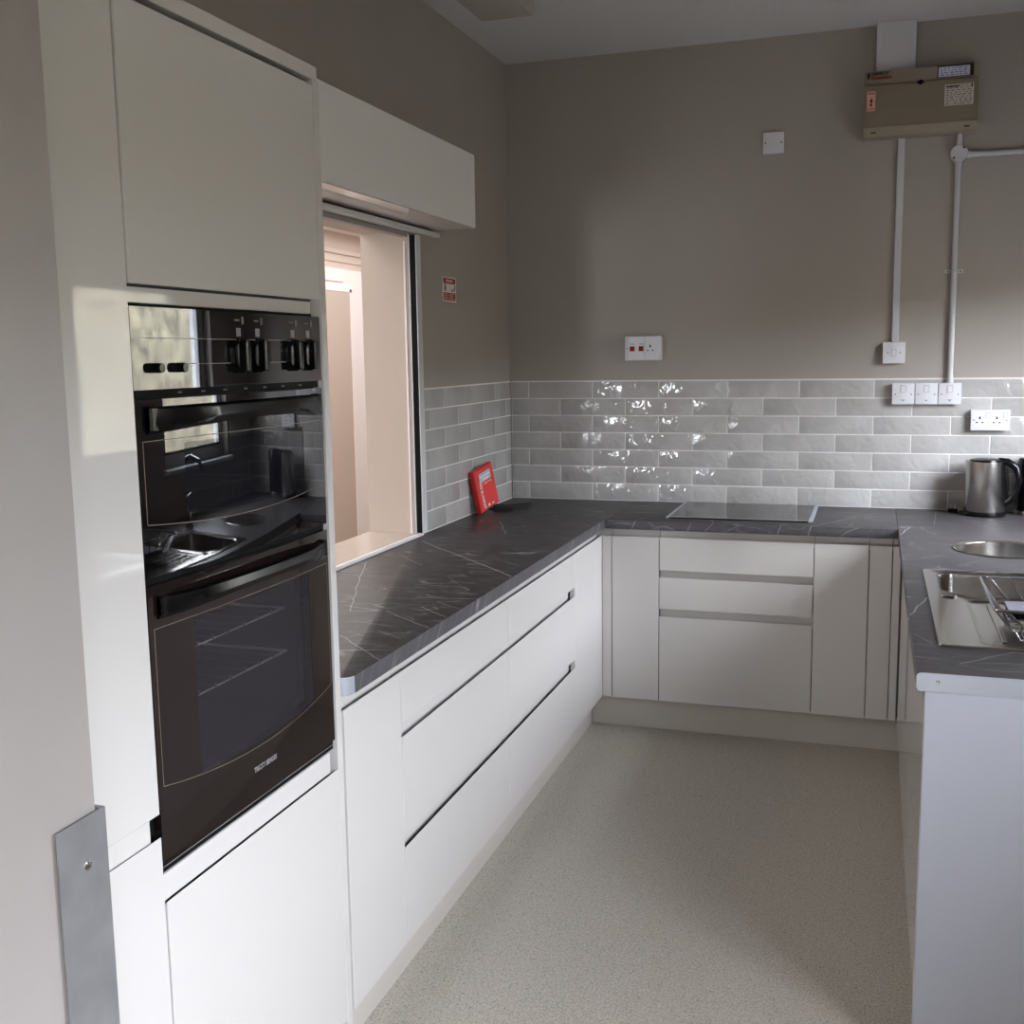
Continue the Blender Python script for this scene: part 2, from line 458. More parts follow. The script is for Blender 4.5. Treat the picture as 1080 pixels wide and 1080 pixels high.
# windows in the right wall (first seen reflected in the glossy units; others unseen, added for their light)
def window(i, w):
    y0, y1, z0, z1 = w
    f = .055
    b = bmesh.new()
    X = (2.66, 2.72)
    bx(b, *X, y0, y1, z0, z0 + f); bx(b, *X, y0, y1, z1 - f, z1); bx(b, *X, y0, y0 + f, z0, z1); bx(b, *X, y1 - f, y1, z0, z1)
    if i == 2: bx(b, *X, (y0 + y1) / 2 - .03, (y0 + y1) / 2 + .03, z0, z1)
    fr = struct('window_%d' % i, b, M['upvc'])
    p = mesh_obj('pane', box(2.688, 2.692, y0 + f, y1 - f, z0 + f, z1 - f), M['pane']); p.parent = fr
    b = bmesh.new()
    for a, c in ((y0 + f, y0 + f + .012), (y1 - f - .012, y1 - f)): bx(b, 2.652, 2.66, a, c, z0 + f, z1 - f)
    for a, c in ((z0 + f, z0 + f + .012), (z1 - f - .012, z1 - f)): bx(b, 2.652, 2.66, y0 + f, y1 - f, a, c)
    g = mesh_obj('gasket', b, M['gasket']); g.parent = fr
    s = mesh_obj('sill', box(2.56, 2.66, y0 - .03, y1 + .03, z0 - .022, z0, bev=.004), M['upvc']); s.parent = fr
window(1, W1); window(2, W2); window(3, W3)
struct('ground', box(2.76, 30, -25, 15, -.25, -.15), M['ground'])
b = bmesh.new(); bx(b, 6.0, 6.8, -14, 8, -.15, 2.25)
struct('hedge', b, M['hedge'])

# room beyond the serving hatch
b = bmesh.new(); bx(b, -2.15, -2.0, -4.2, 3.5, 0, 2.46); bx(b, -2.0, -.19, 3.35, 3.5, 0, 2.46); bx(b, -2.0, -1.05, -4.2, -4.05, 0, 2.46); bx(b, -.65, -.19, -4.2, -4.05, 0, 2.46); bx(b, -1.05, -.65, -4.2, -4.05, 0, 1.0); bx(b, -1.05, -.65, -4.2, -4.05, 1.9, 2.46); bx(b, -.19, -.14, .15, 3.5, 0, 2.46)
struct('wall_far', b, M['cream_wall'])
struct('floor_far', box(-2.15, -.0, -4.2, 3.5, -.1, -.001), mat('far_room_carpet', (150, 138, 128), .9))
struct('ceiling_far', box(-2.15, -.19, -4.2, 3.5, 2.46, 2.56), mat('far_room_ceiling', (232, 226, 224), .7))
b = bmesh.new(); bx(b, -2.0, -1.985, 1.2, 3.3, 2.31, 2.345, bev=.004); bx(b, -2.0, -1.99, 1.2, 3.3, 2.255, 2.275)
struct('trim_far', b, M['cream_wall'])
b = bmesh.new(); bx(b, -1.998, -1.975, 1.0, 3.3, 0, 2.205); struct('trim_surround', b, M['white_gloss_paint'])
b = bmesh.new(); bx(b, -1.975, -1.955, 2.255, 2.285, 0, 2.065); bx(b, -1.975, -1.955, 1.3, 2.285, 2.045, 2.075); bx(b, -1.975, -1.962, 1.3, 2.18, 2.115, 2.13)
struct('trim_architrave', b, M['white_gloss_paint'])
b = bmesh.new(); bx(b, -1.974, -1.958, 1.38, 2.255, .01, 2.045); struct('door_far', b, M['beige_door'])
b = bmesh.new()
for a in ((-1.05, -.65, 1.0, 1.05), (-1.05, -.65, 1.85, 1.9), (-1.05, -1.0, 1.05, 1.85), (-.7, -.65, 1.05, 1.85)): bx(b, a[0], a[1], -4.16, -4.10, a[2], a[3])
fr = struct('window_4', b, M['upvc'])
p = mesh_obj('pane', box(-1.0, -.7, -4.132, -4.128, 1.05, 1.85), M['pane']); p.parent = fr
# hatch lining: jamb, soffit, sill
b = bmesh.new(); bx(b, -.19, 0, -1.17, -1.160, HZ0, HZ1); bx(b, -.19, 0, HY0, HY0 + .01, HZ0, HZ1)
struct('trim_1', b, M['beige_jamb'])
b = bmesh.new(); bx(b, -.19, 0, HY0 + .01, -1.17, HZ1 - .012, HZ1); struct('trim_2', b, M['beige_jamb'])
b = bmesh.new(); bx(b, -.192, .012, HY0 + .01, -1.17, HZ0, .911); struct('trim_3', b, M['beige_tile'])
b = bmesh.new(); bx(b, .012, .024, -2.80, -1.14, ZT, .913, bev=.002); struct('trim_4', b, M['white_gloss_paint'])

# tiled splashbacks
def tiles(name, place, s_lo, s_hi, ztop, z_lo, odd0, even0, holes=(), m='tile', js=.0021):
    g = bmesh.new(); t = bmesh.new()
    place(g, s_lo, s_hi, z_lo, ztop + .004, 0, .0062, 0)
    row = 0; z1 = ztop; pitch = .0789; W = .31
    while z1 > z_lo + .005:
        z0 = max(z1 - pitch, z_lo)
        o = odd0 if row % 2 == 0 else even0
        k = math.floor((s_lo - o) / W)
        while o + k * W < s_hi:
            a = max(o + k * W, s_lo); c = min(o + (k + 1) * W, s_hi)
            if c - a > .008 and not any(a < h[1] and c > h[0] and z0 < h[3] and z1 > h[2] for h in holes):
                place(t, a + js, c - js, z0 + .0021, z1 - .0021, .001, .0078, .0012)
            k += 1
        z1 -= pitch; row += 1
    st = struct(name, g, M['grout'])
    c = mesh_obj('tile_rows', t, M[m], smooth=True); c.parent = st
    return st
tiles('trim_5', lambda bm, a, c, z0, z1, d0, d1, bev: bx(bm, a, c, -d1, -d0, z0, z1, bev=bev, seg=2), .0097, 2.59, 1.4534, ZT, .095, .25)
tiles('trim_6', lambda bm, a, c, z0, z1, d0, d1, bev: bx(bm, d0, d1, a, c, z0, z1, bev=bev, seg=2), -1.123, -.0097, 1.4534, ZT, -.24, -.085, m='tile_side', js=.0034)
tiles('trim_7', lambda bm, a, c, z0, z1, d0, d1, bev: bx(bm, 2.6 - d1, 2.6 - d0, a, c, z0, z1, bev=bev, seg=2), W1[1] + .04, -.0097, 1.4534, ZT, -.2, -.045)

# ------------------------------------------------------------------ fitted units
def runbox(bm, run, s0, s1, d0, d1, z0, z1, bev=0.0):
    """d is distance out from the wall of that run"""
    if run == 'left': bx(bm, d0, d1, s0, s1, z0, z1, bev)
    elif run == 'back': bx(bm, s0, s1, -d1, -d0, z0, z1, bev)
    else: bx(bm, 2.6 - d1, 2.6 - d0, s0, s1, z0, z1, bev)
    return bm

FRONT = {'left': XD, 'back': -YD, 'right': 2.6 - XR}
def rb(run, *a, **k): return runbox(bmesh.new(), run, *a, **k)
GAP = .0016
def front(run, s0, s1, F, z0, z1, th=.020, slope=.019):
    bm = runbox(bmesh.new(), run, s0, s1, F - th, F, z0, z1)
    ax = {'left': lambda v: v.co.x, 'back': lambda v: -v.co.y, 'right': lambda v: 2.6 - v.co.x}[run]
    for v in bm.verts:
        if v.co.z > z1 - 1e-5 and ax(v) < F - th * .5: v.co.z -= slope
    bmesh.ops.bevel(bm, geom=list(bm.edges), offset=.0014, segments=1, affect='EDGES')
    return bm
def base_unit(run, s0, s1, label, fronts, name='base_cabinet', cat='cabinet', back=.012):
    """fronts: list of (kind, z0, z1); rails fill the grip gaps above each front"""
    F = FRONT[run]
    c = (s0 + s1) / 2
    loc = {'left': (F * .5, c, 0), 'back': (c, -F * .5, 0), 'right': (2.6 - F * .5, c, 0)}[run]
    t = thing(name, label, cat, (loc[0], loc[1], ZB))
    cb = bmesh.new(); zt_ = ZU - .002; ins = .0005
    runbox(cb, run, s0 + ins, s0 + .016, back, F - .030, ZB, zt_); runbox(cb, run, s1 - .016, s1 - ins, back, F - .030, ZB, zt_)
    runbox(cb, run, s0 + .016, s1 - .016, back, F - .030, ZB, ZB + .018); runbox(cb, run, s0 + .016, s1 - .016, back, back + .008, ZB + .018, zt_)
    runbox(cb, run, s0 + .016, s1 - .016, F - .040, F - .030, ZB + .018, zt_)
    part('carcass', cb, M['carcass'], t)
    prev_top = None
    for kind, z0, z1 in fronts:
        part(kind, front(run, s0 + GAP, s1 - GAP, F, z0, z1), M['lacquer'], t)
    for kind, z0, z1 in fronts:          # grip rail just above this front
        tops = [f[1] for f in fronts if f[1] > z1] + [ZU]
        top = min(tops)
        if top - z1 > .01 and name != 'corner_post':
            e0 = -.0245 if (run == 'back' and s0 < .59) else .0008; e1 = -.0235 if (run == 'left' and s1 > -.6) else .0008
            part('grip_rail', rb(run, s0 + e0, s1 - e1, F - .030, F - .0265, z1 - .0225, ZU - .002 if top == ZU else top + .004), M['rail'], t)
    return t

L1, L2, L3 = .6685, .3879, .0315
drawers_left = [('drawer_front', .700, ZD), ('drawer_front', .4195, L1), ('drawer_front', ZB, L2)]
base_unit('left', -2.9205, -2.6252, 'narrow white gloss base cabinet with one door next to the tall oven unit', [('door', ZB, ZD)])
base_unit('left', -2.6252, -1.8203, 'wide white three drawer base unit, the nearer one under the hatch counter', drawers_left, 'drawer_unit', 'drawers')
base_unit('left', -1.8203, -1.0198, 'wide white three drawer base unit, the farther one toward the corner', drawers_left, 'drawer_unit', 'drawers')
base_unit('left', -1.0198, YD + .0012, 'white gloss corner base cabinet with one door at the far end of the left run', [('door', ZB, ZD)])
drawers_back = [('drawer_front', .693, ZD), ('drawer_front', .531, .665), ('drawer_front', ZB, .501)]
base_unit('back', .5862, .6272, 'slim cream corner filler post at the left end under the hob counter', [('post_face', ZB, ZD)], 'filler_post', 'filler panel')
base_unit('back', .6272, .8267, 'narrow cream base cabinet door left of the hob drawers', [('door', ZB, ZD)])
base_unit('back', .8267, 1.4398, 'cream three drawer base unit directly under the hob', drawers_back, 'drawer_unit', 'drawers')
base_unit('back', 1.4398, 1.646, 'narrow cream base cabinet door right of the hob drawers', [('door', ZB, ZD)])
base_unit('back', 1.646, 1.7314, 'slim cream filler panel second from the right corner under the worktop', [('panel_face', ZB, ZD)], 'cabinet_filler', 'filler panel')
base_unit('back', 1.7314, XR - .0015, 'thin cream corner post where back units meet the sink units', [('post_face', ZB, ZD)], 'filler_post', 'filler panel')
base_unit('right', -1.18, YD - .0015, 'cream sink run base cabinet nearest the corner, seen edge on', [('door', ZB, ZD)], back=.02)
base_unit('right', -1.835, -1.18, 'cream base cabinet under the sink bowl, second from the corner', [('door', ZB, ZD)], back=.02)
base_unit('right', -2.53, -1.835, 'cream base cabinet behind the end panel, below the drainer', [('door', ZB, ZD)], back=.02)
single('end_panel', box(XR, 2.598, YEND + .001, YEND + .021, .0005, ZU - .0005, bev=.0015), M['panel'],
       'large plain pale end panel closing the sink units, from worktop to floor', 'panel', (2.2, YEND, 0))
# plinths
single('plinth_board', box(.512, .530, -2.9205, -.532, .0005, ZB - .002), M['plinth'], 'long white plinth board under the left base units', 'plinth', (.52, -1.7, 0))
single('plinth_board', box(.5315, 1.779, -.530, -.512, .0005, ZB - .002), M['plinth'], 'cream plinth board under the hob units on the back wall', 'plinth', (1.15, -.52, 0))
single('plinth_board', box(1.780, 1.798, -2.53, -.5315, .0005, ZB - .002), M['plinth'], 'cream plinth board under the sink units on the right', 'plinth', (1.79, -1.5, 0))

# worktops
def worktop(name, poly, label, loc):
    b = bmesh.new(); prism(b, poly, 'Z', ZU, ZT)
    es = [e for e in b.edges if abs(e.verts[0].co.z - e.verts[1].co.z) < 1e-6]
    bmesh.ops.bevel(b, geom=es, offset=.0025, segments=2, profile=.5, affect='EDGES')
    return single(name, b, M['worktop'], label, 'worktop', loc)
YL0 = -2.9205
r = .026
polyL = [(.0105, -.0105), (.0105, -1.125), (.0005, -1.14), (.0005, YL0 + .002), (XW - r - .002, YL0 + .002)] + arc(XW - r, YL0 + .002 + r, r, -PI / 2, 0, 8) + [(XW, YW), (XW, -.0105)]
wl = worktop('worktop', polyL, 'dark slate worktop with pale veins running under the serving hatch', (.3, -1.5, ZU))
st_ = bmesh.new()
outer = [(XW - r - .03, YL0)] + arc(XW - r, YL0 + r, r + .0012, -PI / 2, -.12, 8)
inner = [(x - 0, y + .0018) if i == 0 else (XW - r + (x - (XW - r)) * (r - .0005) / (r + .0012), YL0 + r + (y - YL0 - r) * (r - .0005) / (r + .0012) + .001) for i, (x, y) in enumerate(outer)]
prism(st_, outer + inner[::-1], 'Z', ZU - .001, ZT + .0012)
part('edge_strip', st_, M['steel_edge'], wl, 'brushed metal strip round the worktop end')
polyB = [(XW + .0008, -.0105), (XW + .0008, YW), (XRW - .0008, YW), (XRW - .0008, -.0105)]
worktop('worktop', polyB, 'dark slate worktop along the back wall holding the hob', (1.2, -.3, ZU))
# right worktop with cut-outs for the bowls is a slab whose openings the bowls fill
RBX, RBY, RBR = 2.088, -.965, .172
SX0, SX1, SY0, SY1 = 1.803, 2.30, -2.315, -1.392
BW = (1.842, 2.235, -1.735, -1.452)
def slab_with_holes(x0, x1, y0, y1, holes):
    """top skin by triangle fill between outline and hole loops, extruded down"""
    b = bmesh.new()
    def loop(pts, z): 
        vs = [b.verts.new((p[0], p[1], z)) for p in pts]
        return vs, [b.edges.new((vs[i], vs[(i + 1) % len(vs)])) for i in range(len(vs))]
    loops = []
    for z in (ZT, ZU):
        E_ = []; VV = []
        for pts in [rrect(x0, x1, y0, y1, .004, 2)] + holes:
            v, e = loop(pts, z); E_ += e; VV.append(v)
        bmesh.ops.triangle_fill(b, edges=E_, use_beauty=True, use_dissolve=False)
        loops.append(VV)
    for A, B in zip(*loops):
        n = len(A)
        for i in range(n): b.faces.new((A[i], A[(i + 1) % n], B[(i + 1) % n], B[i]))
    return b
circle = [(RBX + (RBR - .012) * math.cos(2 * PI * k / 40), RBY + (RBR - .012) * math.sin(2 * PI * k / 40)) for k in range(40)]
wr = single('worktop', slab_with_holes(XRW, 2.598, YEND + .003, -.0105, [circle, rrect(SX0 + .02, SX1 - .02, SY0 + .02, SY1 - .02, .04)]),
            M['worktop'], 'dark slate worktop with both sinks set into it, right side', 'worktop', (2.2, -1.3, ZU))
b = bmesh.new(); prism(b, rrect(XRW - .0005, 2.598, ZU - .0015, ZT + .0012, .010, 5), 'Y', YEND - .0005, YEND + .0025)
stp = part('edge_strip', b, M['steel_edge'], wr, 'pale aluminium strip capping the worktop end')
for xs in (1.789, 2.3):
    b = bmesh.new(); lathe(b, [(.0045, 0), (.0042, -.0012), (.0025, -.0016), (.0008, -.0008)], (xs, YEND - .0003, .8835), 'Y', 14)
    part('screw', b, M['chrome'], stp)

# tall units
YO0, YO1 = ty(-3.532), ty(-2.926)
oh = thing('tall_oven_unit', 'tall gloss cream oven housing with a door above and below the ovens', 'cabinet', (.3, (YO0 + YO1) / 2, 0))
b = bmesh.new(); bx(b, .002, XD - .001, YO1 + .0015, YO1 + .0245, 0, tz(2.124), bev=.0012); part('side_panel', b, M['lacquer'], oh)
ZO0, ZO1 = tz(.7475), tz(1.660)
b = bmesh.new()
bx(b, .002, XD - .024, YO0, YO1, ZB, ZO0 - .004); bx(b, .002, XD - .024, YO0, YO1, ZO1 + .004, tz(2.118)); bx(b, .002, .02, YO0, YO1, ZO0 - .004, ZO1 + .004)
bx(b, .02, XD - .024, YO0, YO0 + .002, ZO0 - .004, ZO1 + .004); bx(b, .02, XD - .024, YO1 - .002, YO1, ZO0 - .004, ZO1 + .004)
part('carcass', b, M['carcass'], oh)
part('door', box(XD - .020, XD, YO0 + .003, YO1 - .003, tz(1.694), tz(2.113), bev=.0018), M['lacquer'], oh)
part('door', front('left', YO0 + .003, YO1 - .001, XD, ZB, tz(.702)), M['lacquer'], oh)
part('grip_rail', box(XD - .024, XD - .016, YO0 + .003, YO1 - .014, tz(1.666), tz(1.6905), bev=.001), M['lacquer'], oh)
part('grip_rail', box(XD - .024, XD - .012, YO0 + .003, YO1 - .014, tz(.696), tz(.7415), bev=.001), M['lacquer'], oh)
part('cornice', box(.002, XD - .004, YO0, YO1 + .0245, tz(2.125), tz(2.152), bev=.001), M['lacquer'], oh)
part('plinth', box(.45, .53, YO0, YO1 + .024, .0005, ZB - .002), M['plinth'], oh)
YF0 = ty(-4.14)
fh = thing('tall_cabinet', 'tall gloss cream cupboard with two doors, left of the ovens, partly behind the open door', 'cabinet', (.3, (YF0 + YO0) / 2, 0))
part('carcass', box(.002, XD - .024, YF0, YO0 - .001, ZB, tz(2.118)), M['carcass'], fh)
part('door', box(XD - .020, XD, YF0 + .003, YO0 - .002, tz(.853), tz(2.113), bev=.0018), M['lacquer'], fh)
part('door', front('left', YF0 + .003, YO0 - .002, XD, ZB, tz(.816)), M['lacquer'], fh)
part('grip_rail', box(XD - .0235, XD - .008, YF0 + .003, YO0 - .018, tz(.810), tz(.8505), bev=.001), M['lacquer'], fh)
part('rail_gap_shade', box(XD - .0235, XD - .014, YO0 - .017, YO0 - .002, tz(.8175), tz(.852)), M['black_matt'], fh)  # black block standing for the dark open gap at the rail's end
part('cornice', box(.002, XD - .004, YF0, YO0 - .001, tz(2.125), tz(2.152), bev=.001), M['lacquer'], fh)
part('plinth', box(.45, .53, YF0, YO0 - .001, .0005, ZB - .002), M['plinth'], fh)

# ------------------------------------------------------------------ double oven
OY0, OY1 = ty(-3.529), ty(-2.929)
OW = OY1 - OY0
ov = thing('double_oven', 'built-in black double oven with bowed glass doors and four knobs', 'oven', (.4, (OY0 + OY1) / 2, ZO0))
XF = XD - .004
def bowed(y0, y1, z0, z1, x0, bulge, th, n=16, dip=0.0, holes=None):
    """panel bowed outward; dip lowers the middle of the bottom edge"""
    b = bmesh.new(); cols = []
    for i in range(n + 1):
        t = i / n; u = 2 * t - 1
        y = y0 + (y1 - y0) * t; x = x0 + bulge * (1 - u * u); zb = z0 - dip * (1 - u * u)
        cols.append([b.verts.new(p) for p in ((x, y, zb), (x, y, z1), (x - th, y, z1), (x - th, y, zb))])
    for A, B in zip(cols, cols[1:]):
        for k in range(4): b.faces.new((A[k], A[(k + 1) % 4], B[(k + 1) % 4], B[k]))
    b.faces.new(cols[0]); b.faces.new(cols[-1][::-1])
    return b
def bow_x(y, bulge, y0=None, y1=None):
    u = 2 * (y - OY0) / OW - 1
    return bulge * (1 - u * u)
# casing (open-fronted cavities)
b = bmesh.new()
bx(b, .05, XF - .032, OY0 + .02, OY1 - .02, tz(1.46), ZO1 - .002)
bx(b, .05, XF - .032, OY0 + .02, OY1 - .02, tz(1.16), tz(1.312))
bx(b, .05, XF - .032, OY0 + .02, OY1 - .02, ZO0 + .002, tz(.862))
bx(b, .05, .06, OY0 + .02, OY1 - .02, tz(.862), tz(1.46))
bx(b, .06, XF - .032, OY0 + .02, OY0 + .09, tz(.862), tz(1.46)); bx(b, .06, XF - .032, OY1 - .09, OY1 - .02, tz(.862), tz(1.46))
part('casing', b, M['cavity'], ov)
# control fascia
cp = part('control_panel', bowed(OY0, OY1, tz(1.532), ZO1, XF, .004, .02), M['black_gloss'], ov)
b = bmesh.new()
bx(b, XF - .02, XF - .006, OY0 + .004, OY1 - .004, tz(1.5185), tz(1.533))
part('vent_strip', b, M['black_matt'], ov)
for k in range(7):
    yy = OY0 + OW * (.2 + .11 * k)
    part('vent_slot', box(XF - .007, XF - .0052, yy, yy + .010, tz(1.5235), tz(1.5265)), M['ink_grey'], ov)
KN = [ty(-3.240), ty(-3.177), ty(-3.048), ty(-2.986)]
ZK = tz(1.584)
for yk in KN:
    b = bmesh.new(); x0 = XF + bow_x(yk, .004)
    hexp = [(yk + .033 * math.cos(PI / 6 + PI / 3 * k) * .92, ZK + .031 * math.sin(PI / 6 + PI / 3 * k)) for k in range(6)]
    prism(b, hexp, 'X', x0 - .001, x0 + .012)
    es = list(b.edges); bmesh.ops.bevel(b, geom=es, offset=.0025, segments=2, affect='EDGES', profile=.6)
    kb = part('knob', b, M['black_plastic'], ov)
    b = bmesh.new(); bx(b, x0 + .0115, x0 + .021, yk - .0085, yk + .0085, ZK - .028, ZK + .028, bev=.004, seg=3)
    part('knob_grip', b, M['black_plastic'], kb)
for yk in (ty(-3.478), ty(-3.418)):
    b = bmesh.new(); x0 = XF + bow_x(yk, .004); zk = tz(1.5655)
    lathe(b, [(.0078, -.001), (.0078, .0145), (.0074, .0155)], (x0, yk, zk), 'X', 18)
    kb = part('button', b, M['black_plastic'], ov)
    b = bmesh.new(); lathe(b, [(.0066, .0156), (.0062, .0162)], (x0, yk, zk), 'X', 18); part('button_cap', b, M['ink_grey'], kb)
b = bmesh.new()
def strip(bm, ya, yb, z, w, bulge, x0, lift=.0006, n=14, zfun=None):
    prev = None
    for i in range(n + 1):
        y = ya + (yb - ya) * i / n; zz = z if zfun is None else zfun(y)
        x = x0 + bow_x(y, bulge) + lift
        cur = (bm.verts.new((x, y, zz - w / 2)), bm.verts.new((x, y, zz + w / 2)))
        if prev: bm.faces.new((prev[0], cur[0], cur[1], prev[1]))
        prev = cur
def vstrip(bm, y, z0, z1, w, bulge, x0, lift=.0006):
    vs = []
    for yy in (y - w / 2, y + w / 2):
        x = x0 + bow_x(yy, bulge) + lift
        vs += [bm.verts.new((x, yy, z0)), bm.verts.new((x, yy, z1))]
    bm.faces.new((vs[0], vs[2], vs[3], vs[1]))
strip(b, OY0 + .03, OY1 - .012, tz(1.612), .0012, .004, XF)
strip(b, OY0 + .11, OY1 - .1, tz(1.571), .0012, .004, XF)
part('printed_line', b, M['print_grey'], cp)
for yk in KN:
    x0 = XF + bow_x(yk, .004) + .0008
    part('index_mark', box(x0 - .0006, x0, yk - .004, yk + .010, tz(1.6175), tz(1.632)), M['print_grey'], cp)
    part('printed_icon', box(x0 - .0006, x0 - .0001, yk + .014, yk + .021, tz(1.639), tz(1.652)), M['ink_grey'], cp)
    part('printed_word', box(x0 - .0006, x0 - .0001, yk - .008, yk + .007, tz(1.6445), tz(1.647)), M['ink_grey'], cp)


def oven_door(z0, z1, bulge, wy0, wy1, wz0, wz1, dip, frame_mat, win_mat, nm, label=None):
    """four bowed pieces around a see-through window"""
    b = bmesh.new(); x0 = XF; th = .022
    def piece(ya, yb, za, zb, zfun=None, zfun_top=None, n=12):
        cols = []
        for i in range(n + 1):
            y = ya + (yb - ya) * i / n; x = x0 + bow_x(y, bulge)
            lo = za if zfun is None else zfun(y); hi = zb if zfun_top is None else zfun_top(y)
            cols.append([b.verts.new(p) for p in ((x, y, lo), (x, y, hi), (x - th, y, hi), (x - th, y, lo))])
        for A, B in zip(cols, cols[1:]):
            for k in range(4): b.faces.new((A[k], A[(k + 1) % 4], B[(k + 1) % 4], B[k]))
        b.faces.new(cols[0]); b.faces.new(cols[-1][::-1])
    u = lambda y: 2 * (y - OY0) / OW - 1
    low = lambda y: wz0 - dip * (1 - u(y) ** 2)
    piece(OY0 + .002, OY1 - .002, wz1, z1); piece(OY0 + .002, OY1 - .002, z0, None, None, low)
    piece(OY0 + .002, wy0, None, wz1, low); piece(wy1, OY1 - .002, None, wz1, low)
    d = part(nm, b, frame_mat, ov, label)
    w = bmesh.new(); cols = []
    for i in range(13):
        y = wy0 + (wy1 - wy0) * i / 12; x = x0 + bow_x(y, bulge) - .0006
        cols.append((w.verts.new((x, y, low(y))), w.verts.new((x, y, wz1))))
    for A, B in zip(cols, cols[1:]): w.faces.new((A[0], B[0], B[1], A[1]))
    part('window', w, win_mat, d)
    return d, low
WY0, WY1 = ty(-3.418), ty(-3.024)
ud, ulow = oven_door(tz(1.2365), tz(1.517), .010, WY0, WY1, tz(1.338), tz(1.444), .018, M['black_gloss'], M['upper_window'], 'upper_door')
ld, llow = oven_door(tz(.768), tz(1.2235), .010, WY0, WY1, tz(.900), tz(1.150), .028, M['brown_gloss'], M['oven_window'], 'lower_door', 'brown black lower oven door')
b = bmesh.new(); bx(b, XF - .02, XF - .004, OY0 + .004, OY1 - .004, tz(.7485), tz(.7665)); part('vent_strip', b, M['black_matt'], ov)
b = bmesh.new(); strip(b, OY0 + .004, OY1 - .004, tz(.757), .0015, 0, XF - .0045); part('vent_line', b, M['print_grey'], ov)
b = bmesh.new(); bx(b, XF - .022, XF - .008, OY0 + .002, OY1 - .002, tz(1.224), tz(1.236)); part('gap_strip', b, M['black_matt'], ov)
for d, zt_, low, dd in ((ud, tz(1.452), lambda y: tz(1.323) - .018 * (1 - (2 * (y - OY0) / OW - 1) ** 2), .0009), (ld, tz(1.154), lambda y: tz(.896) - .030 * (1 - (2 * (y - OY0) / OW - 1) ** 2), .0012)):
    b = bmesh.new()
    strip(b, OY0 + .012, OY1 - .012, zt_, .0011, .010, XF); strip(b, OY0 + .012, OY1 - .012, 0, .0012, .010, XF, n=24, zfun=low)
    vstrip(b, OY0 + .012, low(OY0 + .012), zt_, .0014, .010, XF); vstrip(b, OY1 - .012, low(OY1 - .012), zt_, .0014, .010, XF)
    part('printed_line', b, M['gold_line'], d)
def handle(d, zc, hh):
    b = bmesh.new(); n = 22; cols = []
    for i in range(n + 1):
        t = i / n; u = 2 * t - 1; y = OY0 + .022 + (OW - .044) * t
        x = XF + bow_x(y, .010) + .004 + .026 * (1 - u ** 4)
        e = (abs(u) ** 6)
        z = zc + .006 * (1 - u * u) - .003; h = hh * (1.0 - .35 * (1 - u * u)) ; dp = .010
        ring = [(x - dp, z - h * .5), (x - .002, z - h * .5), (x + .003, z - h * .1), (x, z + h * .42), (x - dp, z + h * .5)]
        cols.append([b.verts.new((p[0], y, p[1])) for p in ring])
    for A, B in zip(cols, cols[1:]):
        for k in range(5): b.faces.new((A[k], A[(k + 1) % 5], B[(k + 1) % 5], B[k]))
    b.faces.new(cols[0]); b.faces.new(cols[-1][::-1])
    for ya in (OY0 + .022, OY1 - .042):
        bx(b, XF - .002, XF + .012, ya, ya + .02, zc - hh * .5, zc + hh * .45, bev=.003)
    part('handle', b, M['black_plastic'], d)
handle(ud, tz(1.487), .042); handle(ld, tz(1.190), .036)
part('lettering', text_bm('TRICITY BENDIX', .0135, (XF + bow_x(ty(-3.225), .010) + .0006, ty(-3.225), tz(.825)), (0, 1, 0), (0, 0, 1), squash=.78), M['print_grey'], ld)
def oven_rack(z, y0, y1, x0, x1):
    b = bmesh.new()
    tube(b, [(x1, y0, z), (x1, y1, z), (x0, y1, z), (x0, y0, z)], .003, 6, closed=True)
    part_ = part('oven_rack', b, M['rackwire'], ov)
    b = bmesh.new(); n = 8
    for k in range(1, n):
        y = y0 + (y1 - y0) * k / n; tube(b, [(x0, y, z + .003), (x1 - .004, y, z + .003)], .0012, 5)
        bx(b, x1 - .002, x1 + .002, y - .0025, y + .0025, z, z + .008)
    part('cross_wires', b, M['ink_grey'], part_)
oven_rack(tz(1.075), OY0 + .095, OY1 - .095, .1, .53); oven_rack(tz(.985), OY0 + .095, OY1 - .095, .1, .53)
oven_rack(tz(1.345), OY0 + .095, OY1 - .095, .1, .50)

# ------------------------------------------------------------------ serving hatch: shutter box, bar, guide
single('shutter_box', (lambda b: b)(box(.0008, .19, -2.85, -.955, 2.06, 2.327, bev=.0015)), M['fascia'],
       'long white boxed fascia of the roller shutter above the serving hatch', 'shutter box', (.1, -1.9, 2.06))
b = bmesh.new(); bx(b, .002, .186, -2.849, -.957, 2.0565, 2.0598); single('soffit_board', b, M['soffit'], 'glossy white board closing the underside of the shutter box', 'board', (.1, -1.9, 2.0565))
b = bmesh.new(); prism(b, rrect(.004, .034, 2.030, 2.050, .006, 4), 'Y', -2.84, -.93)
sb = single('shutter_bar', b, M['alu_white'], 'thin white rounded shutter rail along the top of the hatch', 'rail', (.02, -1.9, 2.03))
b = bmesh.new(); bx(b, .006, .030, -2.84, -.99, 2.0505, 2.0522); part('seal', b, M['black_matt'], sb)
b = bmesh.new(); bx(b, -.03, .003, -2.78, -1.175, 2.014, 2.0305, bev=.002)
single('roller_shutter', b, mat('grey_shutter_slat', (150, 148, 146), .4), 'grey bottom slat of the rolled up shutter at the hatch head', 'shutter', (0, -1.9, 2.0))
gd = thing('shutter_guide', 'white vertical shutter guide with black brush slot beside the hatch', 'guide rail', (.015, -1.145, .913))
b = bmesh.new(); bx(b, .0010, .0065, -1.169, -1.126, .9135, 2.022); bx(b, .0065, .030, -1.140, -1.126, .9135, 2.022); bx(b, .030, .0335, -1.169, -1.126, .9135, 2.022, bev=.001)
part('channel', b, M['alu_white'], gd)
